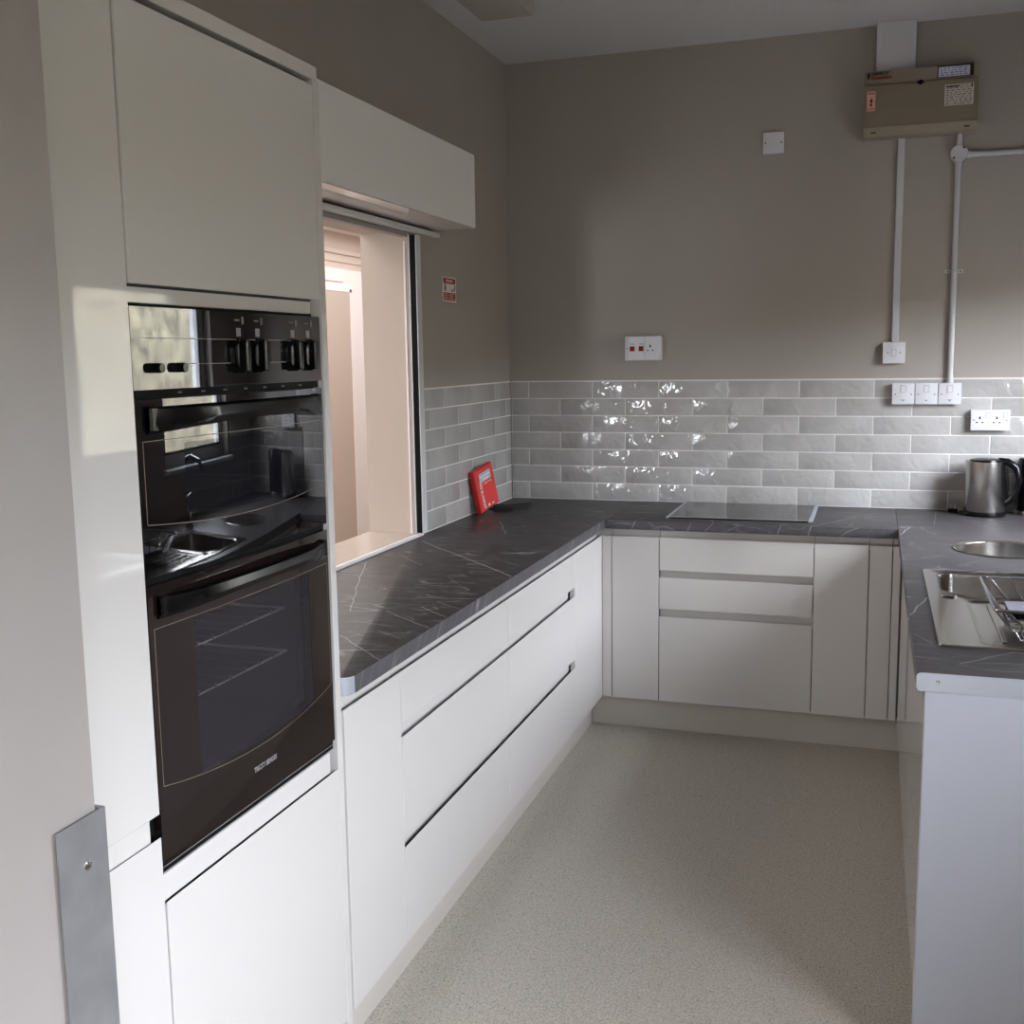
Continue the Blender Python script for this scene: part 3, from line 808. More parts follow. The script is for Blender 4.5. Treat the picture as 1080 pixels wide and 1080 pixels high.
part('brush_slot', box(.0068, .0298, -1.166, -1.1405, .9136, 2.0215), M['black_matt'], gd)
part('bead', box(-.016, -.009, -1.1745, -1.1705, .9115, 2.0), M['white_gloss_paint'], gd)

# ------------------------------------------------------------------ wall fittings
def plate(name, label, cat, x0, x1, z0, z1, depth, base=.0005, group=None):
    t = thing(name, label, cat, ((x0 + x1) / 2, -base, (z0 + z1) / 2), group)
    part('back_box', box(x0 + .001, x1 - .001, -base - depth + .007, -base, z0 + .001, z1 - .001, bev=.002), M['white_plastic'], t)
    part('face_plate', box(x0, x1, -base - depth, -base - depth + .0068, z0, z1, bev=.002, seg=2), M['white_plastic'], t)
    return t, -base - depth
def screws(t, pts, yf, m='print_grey', r=.0032):
    for x, z in pts:
        b = bmesh.new(); lathe(b, [(r, .0002), (r, -.0008), (r * .4, -.0008)], (x, yf, z), 'Y', 12); part('screw', b, M[m], t)
def holes_uk(t, xc, zc, yf):
    b = bmesh.new()
    bx(b, xc - .003, xc + .003, yf - .0006, yf + .001, zc + .006, zc + .017)
    bx(b, xc - .0145, xc - .0075, yf - .0006, yf + .001, zc - .010, zc - .005); bx(b, xc + .0075, xc + .0145, yf - .0006, yf + .001, zc - .010, zc - .005)
    part('pin_holes', b, M['black_matt'], t)
def rocker(t, x, z, w, h, yf, m='white_plastic'):
    b = bmesh.new()
    prism(b, [(yf + .0005, z - h / 2), (yf - .0055, z - h / 2), (yf - .0022, z + h / 2), (yf + .0005, z + h / 2)], 'X', x - w / 2, x + w / 2)
    part('rocker', b, M[m], t)
    fr = bmesh.new(); e = .0013
    for a in ((x - w / 2 - e, x - w / 2, z - h / 2 - e, z + h / 2 + e), (x + w / 2, x + w / 2 + e, z - h / 2 - e, z + h / 2 + e), (x - w / 2, x + w / 2, z - h / 2 - e, z - h / 2), (x - w / 2, x + w / 2, z + h / 2, z + h / 2 + e)):
        bx(fr, a[0], a[1], yf - .0004, yf + .001, a[2], a[3])
    part('rocker_surround', fr, M['print_grey'], t)

t, yf = plate('blank_plate', 'small white blanking plate alone high on the back wall', 'wall plate', 1.163, 1.250, 2.415, 2.503, .02)
screws(t, [(1.174, 2.459), (1.239, 2.459)], yf, 'ink')
t, yf = plate('cooker_switch', 'white cooker control unit with two red switches and a socket on the back wall', 'socket', .567, .732, 1.546, 1.655, .045)
part('switch_module', box(.583, .655, yf - .004, yf + .001, 1.549, 1.652, bev=.002), M['white_plastic'], t)
part('socket_module', box(.659, .716, yf - .003, yf + .001, 1.549, 1.652, bev=.002), M['white_plastic'], t)
for xs in (.602, .6425):
    b = bmesh.new(); prism(b, [(yf - .003, 1.588), (yf - .012, 1.588), (yf - .007, 1.610), (yf - .003, 1.610)], 'X', xs - .0105, xs + .0105)
    part('red_rocker', b, M['red_switch'], t, 'dark red switch rocker')
    b = bmesh.new(); bx(b, xs - .009, xs + .009, yf - .0046, yf - .003, 1.6185, 1.6215); part('printed_mark', b, M['ink_grey'], t)
holes_uk(t, .683, 1.5985, yf - .0026); screws(t, [(.578, 1.600), (.706, 1.600)], yf - .0015, 'ink_grey')
t, yf = plate('fused_switch', 'single white fused switch on the taupe wall at the foot of the square trunking', 'switch', 1.6745, 1.7645, 1.5205, 1.6095, .030)
rocker(t, 1.7195, 1.566, .015, .026, yf); screws(t, [(1.695, 1.566), (1.744, 1.566)], yf)
names3 = ['white switched fuse plate on the tiles, leftmost of the joined three', 'white switched fuse plate on the tiles, middle of the joined three',
          'white switched fuse plate on the tiles directly under the round conduit']
for k, x0 in enumerate((1.7175, 1.8090, 1.9005)):
    t, yf = plate('switch_plate', names3[k], 'switch', x0, x0 + .0885, 1.349, 1.437, .030, base=.0105, group='three switch plates on the tiles')
    rocker(t, x0 + .044, 1.413, .019, .027, yf); screws(t, [(x0 + .012, 1.391), (x0 + .0765, 1.391)], yf)
    b = bmesh.new(); lathe(b, [(.0035, .0003), (.0035, -.001), (.001, -.001)], (x0 + .044, yf, 1.3645), 'Y', 12); part('flex_outlet', b, M['ink_grey'], t)
    if k != 1:
        b = bmesh.new(); bx(b, x0 + .034, x0 + .054, yf - .0005, yf + .001, 1.3665, 1.3685); part('fuse_carrier', b, M['print_grey'], t)
t, yf = plate('double_socket', 'white double wall socket on the tiles above the kettle', 'socket', 2.030, 2.179, 1.2405, 1.326, .030, base=.0105)
for xc in (2.0640, 2.1290): holes_uk(t, xc, 1.281, yf)
for xs in (2.0945, 2.1610): rocker(t, xs, 1.303, .013, .020, yf)
screws(t, [(2.0415, 1.2835), (2.1665, 1.2835)], yf)

# consumer unit
CX0, CX1, CZ0, CZ1 = 1.570, 2.002, 2.440, 2.698
cu = thing('consumer_unit', 'olive brown metal consumer unit with labels, high on the back wall', 'fuse box', (1.79, -.001, CZ0))
b = bmesh.new(); prism(b, [(-.001, CZ0 + .0365), (-.1, CZ0 + .0365), (-.1, CZ1 - .058), (-.090, CZ1 - .054), (-.001, CZ1 - .054)], 'X', CX0, CX1)
bmesh.ops.bevel(b, geom=list(b.edges), offset=.002, segments=2, affect='EDGES')
body = part('cover', b, M['cu_body'], cu)
b = bmesh.new(); prism(b, [(-.001, CZ1 - .0535), (-.090, CZ1 - .0535), (-.084, CZ1), (-.001, CZ1)], 'X', CX0, CX1)
bmesh.ops.bevel(b, geom=list(b.edges), offset=.002, segments=2, affect='EDGES')
part('top_band', b, M['cu_band'], cu)
b = bmesh.new(); prism(b, [(-.001, CZ0), (-.084, CZ0), (-.0985, CZ0 + .036), (-.001, CZ0 + .036)], 'X', CX0, CX1)
bmesh.ops.bevel(b, geom=list(b.edges), offset=.0015, segments=2, affect='EDGES')
part('bottom_band', b, M['cu_band'], cu)  # paler tone here paints in light caught from below
YC = -.1006
b = bmesh.new(); prism(b, [(1.785 + .017 * math.cos(PI / 2 * k), 2.638 + (.011 if k % 2 else .02) * math.sin(PI / 2 * k)) for k in range(4)], 'Y', -.1008, -.0895)
part('latch', b, M['black_matt'], cu)
lb = part('warning_label', box(1.583, 1.615, -.1008, -.0998, 2.539, 2.618), M['pink_label'], cu, 'faded pink danger label with a lightning bolt')
bolt = [(1.604, 2.598), (1.591, 2.577), (1.599, 2.578), (1.596, 2.566), (1.593, 2.567), (1.599, 2.556), (1.604, 2.568), (1.600, 2.568), (1.6065, 2.584), (1.600, 2.584)]
b = bmesh.new(); prism(b, bolt, 'Y', -.1012, -.1006); part('bolt_symbol', b, M['ink'], lb)
part('lettering', text_bm('DANGER', .0075, (1.599, -.1007, 2.609), (1, 0, 0), (0, 0, 1), depth=.0005, squash=.85), M['ink'], lb)
part('lettering', text_bm('415 VOLTS', .0062, (1.599, -.1007, 2.548), (1, 0, 0), (0, 0, 1), depth=.0005, squash=.85), M['ink'], lb)
def paper(x0, x1, z0, z1, y, m, ink, rows, parent, tilt=0.0):
    o = part('paper_label', box(x0, x1, y - .0006, y + .0006, z0, z1), M[m], parent)
    b = bmesh.new(); rnd = random.Random(int(x0 * 1000)); n = rows
    for k in range(n):
        zz = z1 - (z1 - z0) * (k + .7) / (n + .4); xx = x0 + .006
        while xx < x1 - .012:
            w = rnd.uniform(.004, .016); w = min(w, x1 - .006 - xx)
            bx(b, xx, xx + w, y - .0010, y - .0005, zz - (z1 - z0) / n * .22, zz + (z1 - z0) / n * .22); xx += w + rnd.uniform(.003, .009)
    part('printed_lines', b, M[ink], o); return o
pl = paper(1.877, 1.984, 2.538, 2.619, YC, 'paper', 'ink_grey', 9, cu)
b = bmesh.new(); bx(b, 1.882, 1.930, YC - .0012, YC - .0005, 2.608, 2.613); bx(b, 1.975, 1.980, YC - .0012, YC - .0005, 2.606, 2.617); part('heading', b, M['ink'], pl)
paper(1.852, 1.968, 2.6525, 2.690, -.0905, 'paper_blue', 'ink_blue', 4, cu)
part('backing_strip', box(1.848, 1.982, -.0893, -.084, 2.647, 2.696), M['ink'], cu)
b = bmesh.new(); prism(b, [(1.583, 2.668), (1.589, 2.668), (1.592, 2.684), (1.589, 2.692), (1.583, 2.692), (1.581, 2.682)], 'Y', -.0902, -.084)
part('maker_mark', b, M['ink'], cu)
part('lettering', text_bm('CONSUMER UNIT', .0125, (1.597, -.0893, 2.686), (1, 0, 0), (0, 0, 1), depth=.003, align='LEFT', squash=.68), M['ink'], cu)
b = bmesh.new(); bx(b, 1.597, 1.675, -.0904, -.084, 2.666, 2.6745); part('red_stripe', b, M['red_ink'], cu)
b = bmesh.new()
for xs in (1.60, 1.955): bx(b, xs, xs + .02, -.0925, -.085, CZ0 + .014, CZ0 + .019)
part('catch_slot', b, M['ink'], cu)
# trunking and conduit
tk = thing('cable_trunking', 'wide white cable trunking from the ceiling down to the fuse box', 'trunking', (1.69, -.001, CZ1))
part('duct', box(1.613, 1.766, -.05, -.001, CZ1 + .001, H - .001, bev=.002), M['trunk_white'], tk)
b = bmesh.new(); bx(b, 1.642, 1.7445, -.0525, -.0502, CZ1 + .001, H - .001, bev=.001); part('lid', b, M['trunk_white'], tk)
tk = thing('mini_trunking', 'slim square white trunking dropping from the fuse box to the single switch', 'trunking', (1.723, -.001, 1.61))
part('duct', box(1.7085, 1.7365, -.017, -.001, 1.6105, CZ0 - .0008, bev=.0015), M['trunk_white'], tk)
part('lid', box(1.7105, 1.7345, -.0185, -.0172, 1.6105, CZ0 - .0008), M['trunk_white'], tk)
cd = thing('conduit', 'round white conduit with a circular junction box, between fuse box and switches', 'conduit', (1.944, -.014, 1.44))
b = bmesh.new(); cyl(b, (1.944, -.014, 1.4535), (1.944, -.014, 2.335), .0115, 18); cyl(b, (1.944, -.014, 2.39), (1.944, -.014, CZ0 - .0005), .0125, 18)
cyl(b, (1.972, -.014, 2.3585), (2.598, -.014, 2.352), .0105, 18)
part('pipe', b, M['trunk_white'], cd)
b = bmesh.new(); lathe(b, [(.034, -.0005), (.034, -.030), (.0325, -.033), (.0, -.033)], (1.944, 0, 2.3625), 'Y', 36)
cyl(b, (1.944, -.014, 2.322), (1.944, -.014, 2.334), .0132, 18); cyl(b, (1.972, -.014, 2.3585), (1.99, -.014, 2.3583), .0132, 18); cyl(b, (1.944, -.014, 2.39), (1.944, -.014, 2.41), .0132, 18)
jb = part('junction_box', b, M['trunk_white'], cd)
for dx, dz in ((.017, .022), (-.019, -.017)):
    b = bmesh.new(); lathe(b, [(.0045, -.0325), (.0045, -.0342), (.001, -.0342)], (1.944 + dx, 0, 2.3625 + dz), 'Y', 12); part('screw', b, M['ink'], jb)
b = bmesh.new(); tube(b, [(1.9305, -.006, 1.895)] + [(1.944 - .0135 * math.cos(PI * k / 8), -.014 - .0135 * math.sin(PI * k / 8), 1.895) for k in range(9)] + [(1.9575, -.006, 1.895)], .004, 8)
bx(b, 1.908, 1.932, -.006, -.001, 1.887, 1.903, bev=.002); bx(b, 1.956, 1.980, -.006, -.001, 1.887, 1.903, bev=.002)
sd = part('saddle', b, M['trunk_white'], cd)
for xs in (1.919, 1.969):
    b = bmesh.new(); lathe(b, [(.004, -.0055), (.004, -.0075), (.001, -.0075)], (xs, 0, 1.895), 'Y', 12); part('screw', b, M['print_grey'], sd)
b = bmesh.new(); lathe(b, [(.0150, 1.4385), (.0150, 1.452), (.0130, 1.462), (.0120, 1.475)], (1.944, -.017, 0), 'Z', 20); part('gland', b, M['trunk_white'], cd)

# fire sign on the left wall
SY_0, SY_1, SZ0, SZ1 = -.841, -.690, 1.795, 1.894
fs = thing('fire_blanket_sign', 'small red and white fire blanket instruction sign beside the hatch', 'sign', (.0, -.765, 1.845))
part('board', box(.0006, .003, SY_0, SY_1, SZ0, SZ1, bev=.0008), M['sign_white'], fs)
b = bmesh.new(); bx(b, .0031, .0035, SY_0 + .010, SY_1 - .010, 1.868, 1.889); bx(b, .0031, .0035, SY_0 + .010, -.7705, 1.802, 1.832); bx(b, .0031, .0035, -.766, SY_1 - .010, 1.802, 1.832)
part('red_panel', b, M['sign_red'], fs)
b = text_bm('FIRE BLANKET', .0135, (.0036, -.7655, 1.8785), (0, 1, 0), (0, 0, 1), depth=.0004, squash=.9)
rnd = random.Random(3)
for ya, yb in ((SY_0 + .014, -.775), (-.762, SY_1 - .014)):
    for k in range(4):
        w = rnd.uniform(.6, 1.0); bx(b, .0035, .0039, ya, ya + (yb - ya) * w, 1.8265 - k * .0065, 1.8285 - k * .0065)
part('lettering', b, M['sign_white'], fs)
b = bmesh.new()
prism(b, [(-.816, 1.838), (-.806, 1.838), (-.804, 1.852), (-.809, 1.860), (-.817, 1.854)], 'X', .0031, .0036); lathe(b, [(.005, .0031), (.005, .0036)], (0, -.811, 1.8625), 'X', 12)
prism(b, [(-.742, 1.838), (-.728, 1.838), (-.730, 1.851), (-.737, 1.846)], 'X', .0031, .0036); tube(b, [(.0034, -.718, 1.840), (.0034, -.708, 1.848), (.0034, -.705, 1.858), (.0034, -.712, 1.862)], .0022, 6)
part('pictogram', b, M['ink'], fs)

# boxed duct hanging from the ceiling
b = bmesh.new(); bx(b, .285, .480, -4.2, -1.115, 2.75, H - .001, bev=.003)
single('ceiling_duct', b, M['wall'], 'taupe painted boxed duct hanging from the white ceiling', 'duct', (.38, -2.6, 2.75))

# ------------------------------------------------------------------ hob
hb = thing('hob', 'black glass ceramic hob with thin steel side trims set in the worktop', 'hob', (1.13, -.265, ZT))
part('glass', box(.852, 1.410, -.505, -.024, ZT + .0003, ZT + .0055, bev=.0015), M['hob'], hb)
for x0, x1 in ((.840, .8515), (1.4105, 1.428)):
    part('trim', box(x0, x1, -.505, -.024, ZT + .0003, ZT + .0062, bev=.001), M['steel_edge'], hb)
b = bmesh.new()
for cx, cy, rr in ((.99, -.37, .09), (1.27, -.37, .075), (.99, -.15, .075), (1.27, -.15, .09)):
    ring = []
    for k in range(40):
        a = 2 * PI * k / 40; ring.append((b.verts.new((cx + rr * math.cos(a), cy + rr * math.sin(a), ZT + .0058)), b.verts.new((cx + (rr - .0012) * math.cos(a), cy + (rr - .0012) * math.sin(a), ZT + .0058))))
    for k in range(40): b.faces.new((ring[k][0], ring[(k + 1) % 40][0], ring[(k + 1) % 40][1], ring[k][1]))
part('zone_ring', b, mat('hob_print', (46, 46, 48), .3), hb)

# ------------------------------------------------------------------ sinks
sk = thing('sink', 'stainless steel inset sink with bowl and drainer, nearest in the right worktop', 'sink', (2.05, -1.85, ZT))
ZR = ZT + .0045
DR = (1.893, 2.262, -2.292, -1.816)
BOWL = [(2.24, -1.442), (1.832, -1.442), (1.832, -1.700), (1.893, -1.798), (2.24, -1.798)]
def lip(poly, zc): return [(p[0], p[1], zc) for p in poly]
b = bmesh.new()
def ringloop(bm, pts): return [bm.verts.new(p) for p in pts]
def bridge(bm, A, B):
    n = len(A)
    for i in range(n): bm.faces.new((A[i], A[(i + 1) % n], B[(i + 1) % n], B[i]))
# flange outline -> filled with openings for bowl and drainer
out_pts = rrect(SX0, SX1, SY0, SY1, .018, 6)
bowl_pts = roundpoly(BOWL, .045, 7)
BC = (2.04, -1.61)
bowl_in = lambda ins: [(BC[0] + (p[0] - BC[0]) * (1 - ins / .204), BC[1] + (p[1] - BC[1]) * (1 - ins / .178)) for p in bowl_pts]
dr_pts = rrect(*DR, .02, 4)
E_ = []; loops = []
for pts in (out_pts, bowl_pts, dr_pts):
    vs = ringloop(b, lip(pts, ZR)); loops.append(vs); E_ += [b.edges.new((vs[i], vs[(i + 1) % len(vs)])) for i in range(len(vs))]
bmesh.ops.triangle_fill(b, edges=E_, use_beauty=True, use_dissolve=False)
lowv = ringloop(b, [(p[0] + (.002 if p[0] > 2 else -.002), p[1] + (.002 if p[1] > -1.85 else -.002), ZT + .0004) for p in out_pts]); bridge(b, loops[0], lowv)
# bowl
prev = loops[1]
for ins, z in ((.005, ZR + .0022), (.011, ZR - .002), (.014, ZR - .012), (.020, ZT - .13), (.030, ZT - .155), (.055, ZT - .165)):
    cur = ringloop(b, lip(bowl_in(ins), z)); bridge(b, prev, cur); prev = cur
b.faces.new(prev)
# drainer tray: shallow recess with a small lip
prev = loops[2]
for ins, z in ((.004, ZR - .001), (.010, ZR - .0045), (.02, ZR - .005)):
    x0, x1, y0, y1 = DR
    cur = ringloop(b, lip(rrect(x0 + ins, x1 - ins, y0 + ins, y1 - ins, .02, 4), z)); bridge(b, prev, cur); prev = cur
b.faces.new(prev)
part('basin', b, M['sink'], sk)
b = bmesh.new()
for k in range(6):
    x = 1.95 + .05 * k; bx(b, x - .006, x + .006, -2.25, -1.85, ZR - .0052, ZR - .001, bev=.0025)
part('drainer_ribs', b, M['sink'], sk)
b = bmesh.new(); tube(b, [(1.838, -1.790, ZR + .001), (1.850, -1.797, ZR + .0035), (1.868, -1.800, ZR + .0035), (1.874, -1.790, ZR + .001)], .0035, 8)
lathe(b, [(.013, ZR - .001), (.013, ZR + .0012), (.009, ZR + .0014)], (1.852, -1.785, 0), 'Z', 20)
part('overflow', b, M['chrome'], sk)
b = bmesh.new(); lathe(b, [(.03, ZT - .1646), (.03, ZT - .162), (.02, ZT - .1615), (.0, ZT - .163)], (2.04, -1.595, 0), 'Z', 24); part('waste', b, M['chrome'], sk)
rs = thing('round_sink', 'small round stainless steel sink bowl set in the worktop, farther from the camera', 'sink', (RBX, RBY, ZT))
b = bmesh.new()
lathe(b, [(RBR, ZT + .0004), (RBR, ZT + .003), (RBR - .006, ZT + .0048), (RBR - .016, ZT + .002), (RBR - .02, ZT - .01), (RBR - .03, ZT - .10), (RBR - .05, ZT - .13), (RBR - .09, ZT - .14), (.0, ZT - .142)], (RBX, RBY, 0), 'Z', 48)
part('basin', b, M['sink'], rs)
b = bmesh.new(); lathe(b, [(.03, ZT - .1415), (.03, ZT - .138), (.02, ZT - .1375), (.0, ZT - .139)], (RBX, RBY, 0), 'Z', 24); part('waste', b, M['chrome'], rs)
tp = thing('mixer_tap', 'chrome mixer tap standing behind the sink by the right wall', 'tap', (2.36, -1.32, ZT))
b = bmesh.new(); lathe(b, [(.028, ZT + .0005), (.028, ZT + .008), (.018, ZT + .016), (.017, ZT + .10), (.02, ZT + .105), (.02, ZT + .14), (.012, ZT + .15)], (2.36, -1.32, 0), 'Z', 24)
part('body', b, M['chrome'], tp)
b = bmesh.new(); tube(b, [(2.36, -1.32, ZT + .13), (2.36, -1.32, ZT + .24), (2.34, -1.325, ZT + .28), (2.28, -1.34, ZT + .295), (2.20, -1.36, ZT + .28), (2.17, -1.37, ZT + .24)], .011, 12); part('spout', b, M['chrome'], tp)
b = bmesh.new(); tube(b, [(2.36, -1.30, ZT + .12), (2.36, -1.25, ZT + .135)], .006, 10); part('lever', b, M['chrome'], tp)
# dish rack
dr = thing('dish_rack', 'chrome wire dish drying rack standing on the sink drainer', 'dish rack', (2.1, -2.16, ZR))
Z1, Z0 = .998, .9085
TX0, TX1, TY0, TY1 = 1.914, 2.245, -2.352, -1.962
def rl(x0, x1, y0, y1, z, r_=.02): return [(p[0], p[1], z) for p in rrect(x0, x1, y0, y1, r_, 4)]
b = bmesh.new(); tube(b, rl(TX0, TX1, TY0, TY1, Z1), .0034, 8, closed=True)
BX0, BX1, BY0, BY1 = 1.965, 2.215, -2.235, -2.0
tube(b, rl(BX0, BX1, BY0, BY1, Z0 + .016), .0028, 8, closed=True)
part('frame', b, M['wire'], dr)
b = bmesh.new()
for k in range(7):
    t_ = (k + .5) / 7
    ya, yb = TY0 + (TY1 - TY0) * t_, BY0 + (BY1 - BY0) * t_
    for xa, xb, xm in ((TX0, BX0, 1.935), (TX1, BX1, 2.235)):
        tube(b, [(xa, ya, Z1), (xm, (ya + yb) / 2, (Z1 + Z0) / 2 + .012), (xb, yb, Z0 + .016)], .0024, 6)
    tube(b, [(BX0, yb, Z0 + .016), (BX1, yb, Z0 + .016)], .0020, 6)
for k in range(7):
    t_ = (k + .5) / 7
    xa, xb = TX0 + (TX1 - TX0) * t_, BX0 + (BX1 - BX0) * t_
    for ya, yb in ((TY0, BY0), (TY1, BY1)):
        tube(b, [(xa, ya, Z1), (xb, yb + (ya - yb) * .25, Z0 + .035), (xb, yb, Z0 + .016)], .0026, 6)
part('wires', b, M['wire'], dr)
for (xa, ya) in ((BX0 + .03, BY0 - .005), (BX1 - .03, BY0 - .005), (BX0 + .03, BY1 + .005), (BX1 - .03, BY1 + .005)):
    b = bmesh.new(); tube(b, [(xa - .022, ya, Z0 + .016), (xa - .012, ya - .004, ZR - .0005 + .003), (xa + .012, ya - .004, ZR - .0005 + .003), (xa + .022, ya, Z0 + .016)], .0025, 6); part('foot', b, M['wire'], dr)

tr = thing('draining_tray', 'small pale blue tray with a black base inside the dish rack', 'tray', (2.08, -2.05, Z0 + .02))
part('base', box(1.972, 2.205, -2.125, -2.015, Z0 + .0195, Z0 + .036, bev=.003), M['black_plastic'], tr)
part('tray_top', box(1.970, 2.207, -2.127, -2.013, Z0 + .0365, Z0 + .0405, bev=.0015), mat('pale_blue_plastic', (196, 202, 220), .35, var=.08, vscale=60), tr)

# ------------------------------------------------------------------ kettle and neighbour
KX, KY = 2.088, -.135
kt = thing('kettle', 'brushed steel jug kettle with a black handle on the back worktop', 'kettle', (KX, KY, ZT))
b = bmesh.new(); lathe(b, [(.082, ZT + .0005), (.084, ZT + .010), (.078, ZT + .018), (.0, ZT + .018)], (KX, KY, 0), 'Z', 40); part('power_base', b, M['black_plastic'], kt)
b = bmesh.new(); lathe(b, [(.0, ZT + .0185), (.076, ZT + .0185), (.0785, ZT + .026), (.067, ZT + .222), (.0, ZT + .222)], (KX, KY, 0), 'Z', 48)
for v in b.verts:   # pinch the rim out into a spout on the left
    if v.co.z > ZT + .2 and v.co.x < KX - .038:
        f = (KX - .038 - v.co.x) / .03; v.co.x -= .012 * f; v.co.z += .004 * f
part('body', b, M['brushed'], kt)
b = bmesh.new(); lathe(b, [(.0655, ZT + .2225), (.063, ZT + .229), (.045, ZT + .233), (.0, ZT + .235)], (KX, KY, 0), 'Z', 36); part('lid', b, M['black_plastic'], kt)
b = bmesh.new()
hp = [(KX + .045, KY - .006, ZT + .226), (KX + .078, KY - .012, ZT + .222), (KX + .112, KY - .016, ZT + .198), (KX + .124, KY - .018, ZT + .15), (KX + .116, KY - .016, ZT + .10), (KX + .094, KY - .012, ZT + .062), (KX + .070, KY - .008, ZT + .046)]
tube(b, hp, [.012, .015, .015, .013, .013, .014, .012], 12)
tube(b, [(KX + .070, KY - .006, ZT + .215), (KX + .078, KY - .010, ZT + .14), (KX + .078, KY - .010, ZT + .04)], .009, 10)
part('handle', b, M['black_plastic'], kt)
b = bmesh.new(); tube(b, [(KX - .06, KY - .05, ZT + .006), (KX - .085, KY - .02, ZT + .005), (KX - .10, KY + .02, ZT + .004), (KX - .112, KY + .045, ZT + .008)], .0035, 8); part('cable', b, M['black_plastic'], kt)
b = bmesh.new(); bx(b, 1.952, 1.990, -.105, -.062, ZT + .0008, ZT + .018, bev=.004)
pg = part('plug', b, M['black_plastic'], kt)
b = bmesh.new()
for px_, py_ in ((1.962, -.083), (1.979, -.092), (1.979, -.074)): bx(b, px_ - .003, px_ + .003, py_ - .002, py_ + .002, ZT + .018, ZT + .034)
part('plug_pins', b, M['steel_edge'], pg)
JX, JY = 2.270, -.078
jg = thing('coffee_jug', 'black appliance jug half cut off at the right edge beside the kettle', 'jug', (JX, JY, ZT))
b = bmesh.new(); lathe(b, [(.058, ZT + .0005), (.062, ZT + .02), (.062, ZT + .06), (.058, ZT + .215), (.052, ZT + .232), (.0, ZT + .236)], (JX, JY, 0), 'Z', 40); part('body', b, M['black_plastic'], jg)
b = bmesh.new(); lathe(b, [(.0635, ZT + .0005), (.0635, ZT + .016), (.0622, ZT + .019)], (JX, JY, 0), 'Z', 40); part('base_ring', b, M['brushed'], jg)

# ------------------------------------------------------------------ fire blanket leaning on the left tiles
def place_bm(bm, mtx):
    for v in bm.verts: v.co = mtx @ v.co
    return bm
FBL = Vector((.074, -.500, ZT + .0035))
lean = Matrix.Rotation(math.radians(-6), 4, 'Y'); roll = Matrix.Rotation(math.radians(11), 4, 'X'); turn = Matrix.Rotation(math.radians(-10), 4, 'Z')
FM = Matrix.Translation(FBL + Vector((0, -.004, .0))) @ turn @ lean @ roll
FW, FH, FD = .17, .205, .024      # local: x = out of wall (front at 0), y across, z up ; rests on its lower right corner
def fb(x0, x1, y0, y1, z0, z1, bev=0): 
    return place_bm(box(x0, x1, y0, y1, z0, z1, bev=bev), FM)
fbk = thing('fire_blanket', 'red fire blanket case leaning on the tiles in the left corner of the worktop', 'fire blanket', tuple(FBL))
case = part('case', fb(-FD, 0, -FW / 2, FW / 2, .018, FH, bev=.003), M['red_plastic'], fbk)
part('front_label', fb(0, .0008, -FW / 2 + .006, FW / 2 - .004, .022, FH - .006), M['red_front'], fbk)
part('picture', fb(.0008, .0014, -.045, .055, FH - .062, FH - .024), M['photo_blue'], fbk)
b = fb(.0014, .0018, -.045, .055, FH - .042, FH - .036); merge(b, fb(.0014, .0018, -.02, .03, FH - .056, FH - .05)); part('picture_detail', b, M['sign_white'], fbk)
tb = text_bm('FIRE BLANKET', .026, (.0012, -.045, .09), (0, 0, -1), (0, 1, 0), depth=.0004, squash=.72)
b = place_bm(tb, FM)
rnd = random.Random(5)
for k in range(3):
    yy = -.05 + k * .036; merge(b, fb(.0010, .0014, yy, yy + .018, .030, .036 + .004 * (k % 2)))
for k in range(4): merge(b, fb(.0010, .0014, -.02 + k * .02, -.008 + k * .02, FH - .074 - .003 * (k % 2), FH - .070))
part('lettering', b, M['sign_white'], fbk)
def strap(pts, w=.018):
    b = bmesh.new(); th = .0016; prev = None
    P_ = [Vector(p) for p in pts]
    for i, p in enumerate(P_):
        a = P_[max(i - 1, 0)]; c = P_[min(i + 1, len(P_) - 1)]; t_ = (c - a).normalized()
        side = Vector((0, 0, 1)); side = (side - t_ * side.dot(t_)).normalized() * w / 2
        nrm = side.cross(t_).normalized() * th
        cur = [b.verts.new(p + s) for s in (side, -side, -side + nrm, side + nrm)]
        if prev:
            for k in range(4): b.faces.new((prev[k], cur[k], cur[(k + 1) % 4], prev[(k + 1) % 4]))
        else: b.faces.new(cur)
        prev = cur
    b.faces.new(prev[::-1]); return b
z_ = ZT + .0088
part('strap', strap([(.058, -.50, z_ + .010), (.090, -.497, z_), (.130, -.486, z_), (.158, -.476, z_ + .001), (.163, -.468, z_ + .002), (.152, -.464, z_ + .002), (.115, -.472, z_ + .002), (.072, -.480, z_ + .008)], .014), M['black_strap'], fbk, 'black pull strap loop')
part('strap', strap([(.056, -.43, z_ + .010), (.10, -.395, z_), (.15, -.350, z_), (.188, -.316, z_ + .001), (.196, -.303, z_ + .003), (.186, -.296, z_ + .003), (.14, -.335, z_ + .003), (.095, -.375, z_ + .003), (.062, -.41, z_ + .010)], .015), M['black_strap'], fbk, 'black pull strap loop')

# ------------------------------------------------------------------ open door in the foreground
XL = .80
dl = struct('door_1', box(XL - .042, XL, -4.74, -3.945, .008, 2.08, bev=.003), M['door_paint'])
b = box(XL + .0040, XL + .0062, -4.018, -3.938, .25, 1.0635)
bx(b, XL - .042, XL + .0040, -3.9445, -3.938, .25, 1.0635)
p = mesh_obj('edge_plate', b, M['plate_steel']); p.parent = dl; p['label'] = 'worn grey metal protection plate with a screw'
for zz in (1.006, .62, .30):
    b = bmesh.new(); lathe(b, [(.0065, .0060), (.006, .0078), (.004, .0088), (.0, .0092)], (XL, -3.974, zz), 'X', 16)
    s = mesh_obj('screw', b, M['chrome']); s.parent = p

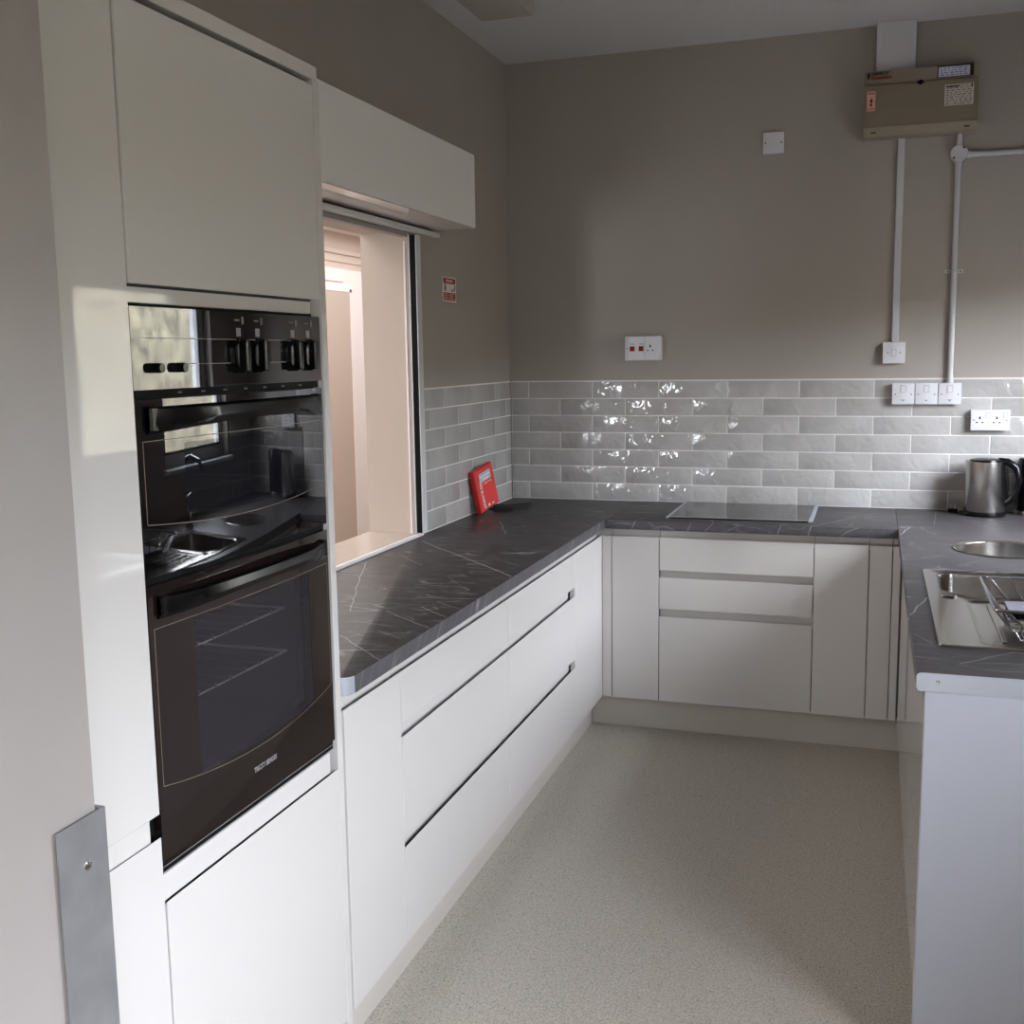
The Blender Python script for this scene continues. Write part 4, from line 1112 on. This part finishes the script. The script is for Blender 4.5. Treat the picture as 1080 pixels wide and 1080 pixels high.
# ------------------------------------------------------------------ light
def area(name, loc, rot, sx, sy, power, col=(1, 1, 1), portal=False, spread=PI):
    L = bpy.data.lights.new(name, 'AREA'); L.shape = 'RECTANGLE'; L.size = sx; L.size_y = sy; L.energy = power; L.color = col
    L.spread = spread
    if portal: L.cycles.is_portal = True
    o = bpy.data.objects.new(name, L); COL.objects.link(o); o.location = loc; o.rotation_euler = rot
    return o
for i, w in enumerate((W1, W2, W3)):
    area('sky_portal', (2.80, (w[0] + w[1]) / 2, (w[2] + w[3]) / 2), (0, PI / 2, 0), w[3] - w[2], w[1] - w[0], 1, portal=True)
area('sky_portal', (-.85, -4.22, 1.45), (PI / 2, 0, 0), .4, .9, 1, portal=True)
area('hedge_fill', (3.4, -1.5, 5.2), (0, math.radians(-33), 0), 2.0, 12, 2200, (1, .98, .95))  # unseen lamp added to brighten the hedge in reflections
area('far_room_fill', (-1.1, -.4, 2.44), (0, 0, 0), 1.4, 6.4, 84, (1, .97, .95))  # unseen ceiling-wide lamp added to brighten the far room and hatch jamb
area('lobby_fill', (1.55, -6.1, 2.86), (0, 0, 0), 1.2, 1.2, 24, (1, .97, .95))  # unseen lamp added as soft fill from behind the camera

w = bpy.data.worlds.new('overcast_sky'); SC.world = w; w.use_nodes = True
nt = w.node_tree; bg = nt.nodes['Background']
tc = nt.nodes.new('ShaderNodeTexCoord'); sp = nt.nodes.new('ShaderNodeSeparateXYZ'); nt.links.new(tc.outputs['Generated'], sp.inputs[0])
rp = nt.nodes.new('ShaderNodeValToRGB'); nt.links.new(sp.outputs['Z'], rp.inputs['Fac'])
rp.color_ramp.elements[0].position = 0; rp.color_ramp.elements[0].color = (.56, .57, .62, 1)
rp.color_ramp.elements[1].position = .7; rp.color_ramp.elements[1].color = (.95, .97, 1.08, 1)
nt.links.new(rp.outputs['Color'], bg.inputs['Color']); bg.inputs['Strength'].default_value = 59

# ------------------------------------------------------------------ camera
cam = bpy.data.cameras.new('camera'); co = bpy.data.objects.new('camera', cam); COL.objects.link(co)
R_ = Vector((.94935926, .31384957, -.01467786)); U_ = Vector((-.02919012, .13461816, .99046751)); F_ = Vector((-.31283371, .93988106, -.1369623))
co.matrix_world = Matrix(((R_.x, U_.x, -F_.x, 1.6432), (R_.y, U_.y, -F_.y, -4.9335), (R_.z, U_.z, -F_.z, 1.5765), (0, 0, 0, 1)))
cam.sensor_fit = 'HORIZONTAL'; cam.sensor_width = 36; cam.lens = 36 * 1146.416 / 1080
cam.shift_x = 0; cam.shift_y = (533.679 - 540) / 1080
cam.clip_start = .02
SC.camera = co
SC.view_settings.view_transform = 'Standard'; SC.view_settings.look = 'None'
SC.view_settings.exposure = 0; SC.view_settings.gamma = 1
SC.cycles.max_bounces = 10; SC.cycles.diffuse_bounces = 6; SC.cycles.use_denoising = True
SC.cycles.sample_clamp_indirect = 6
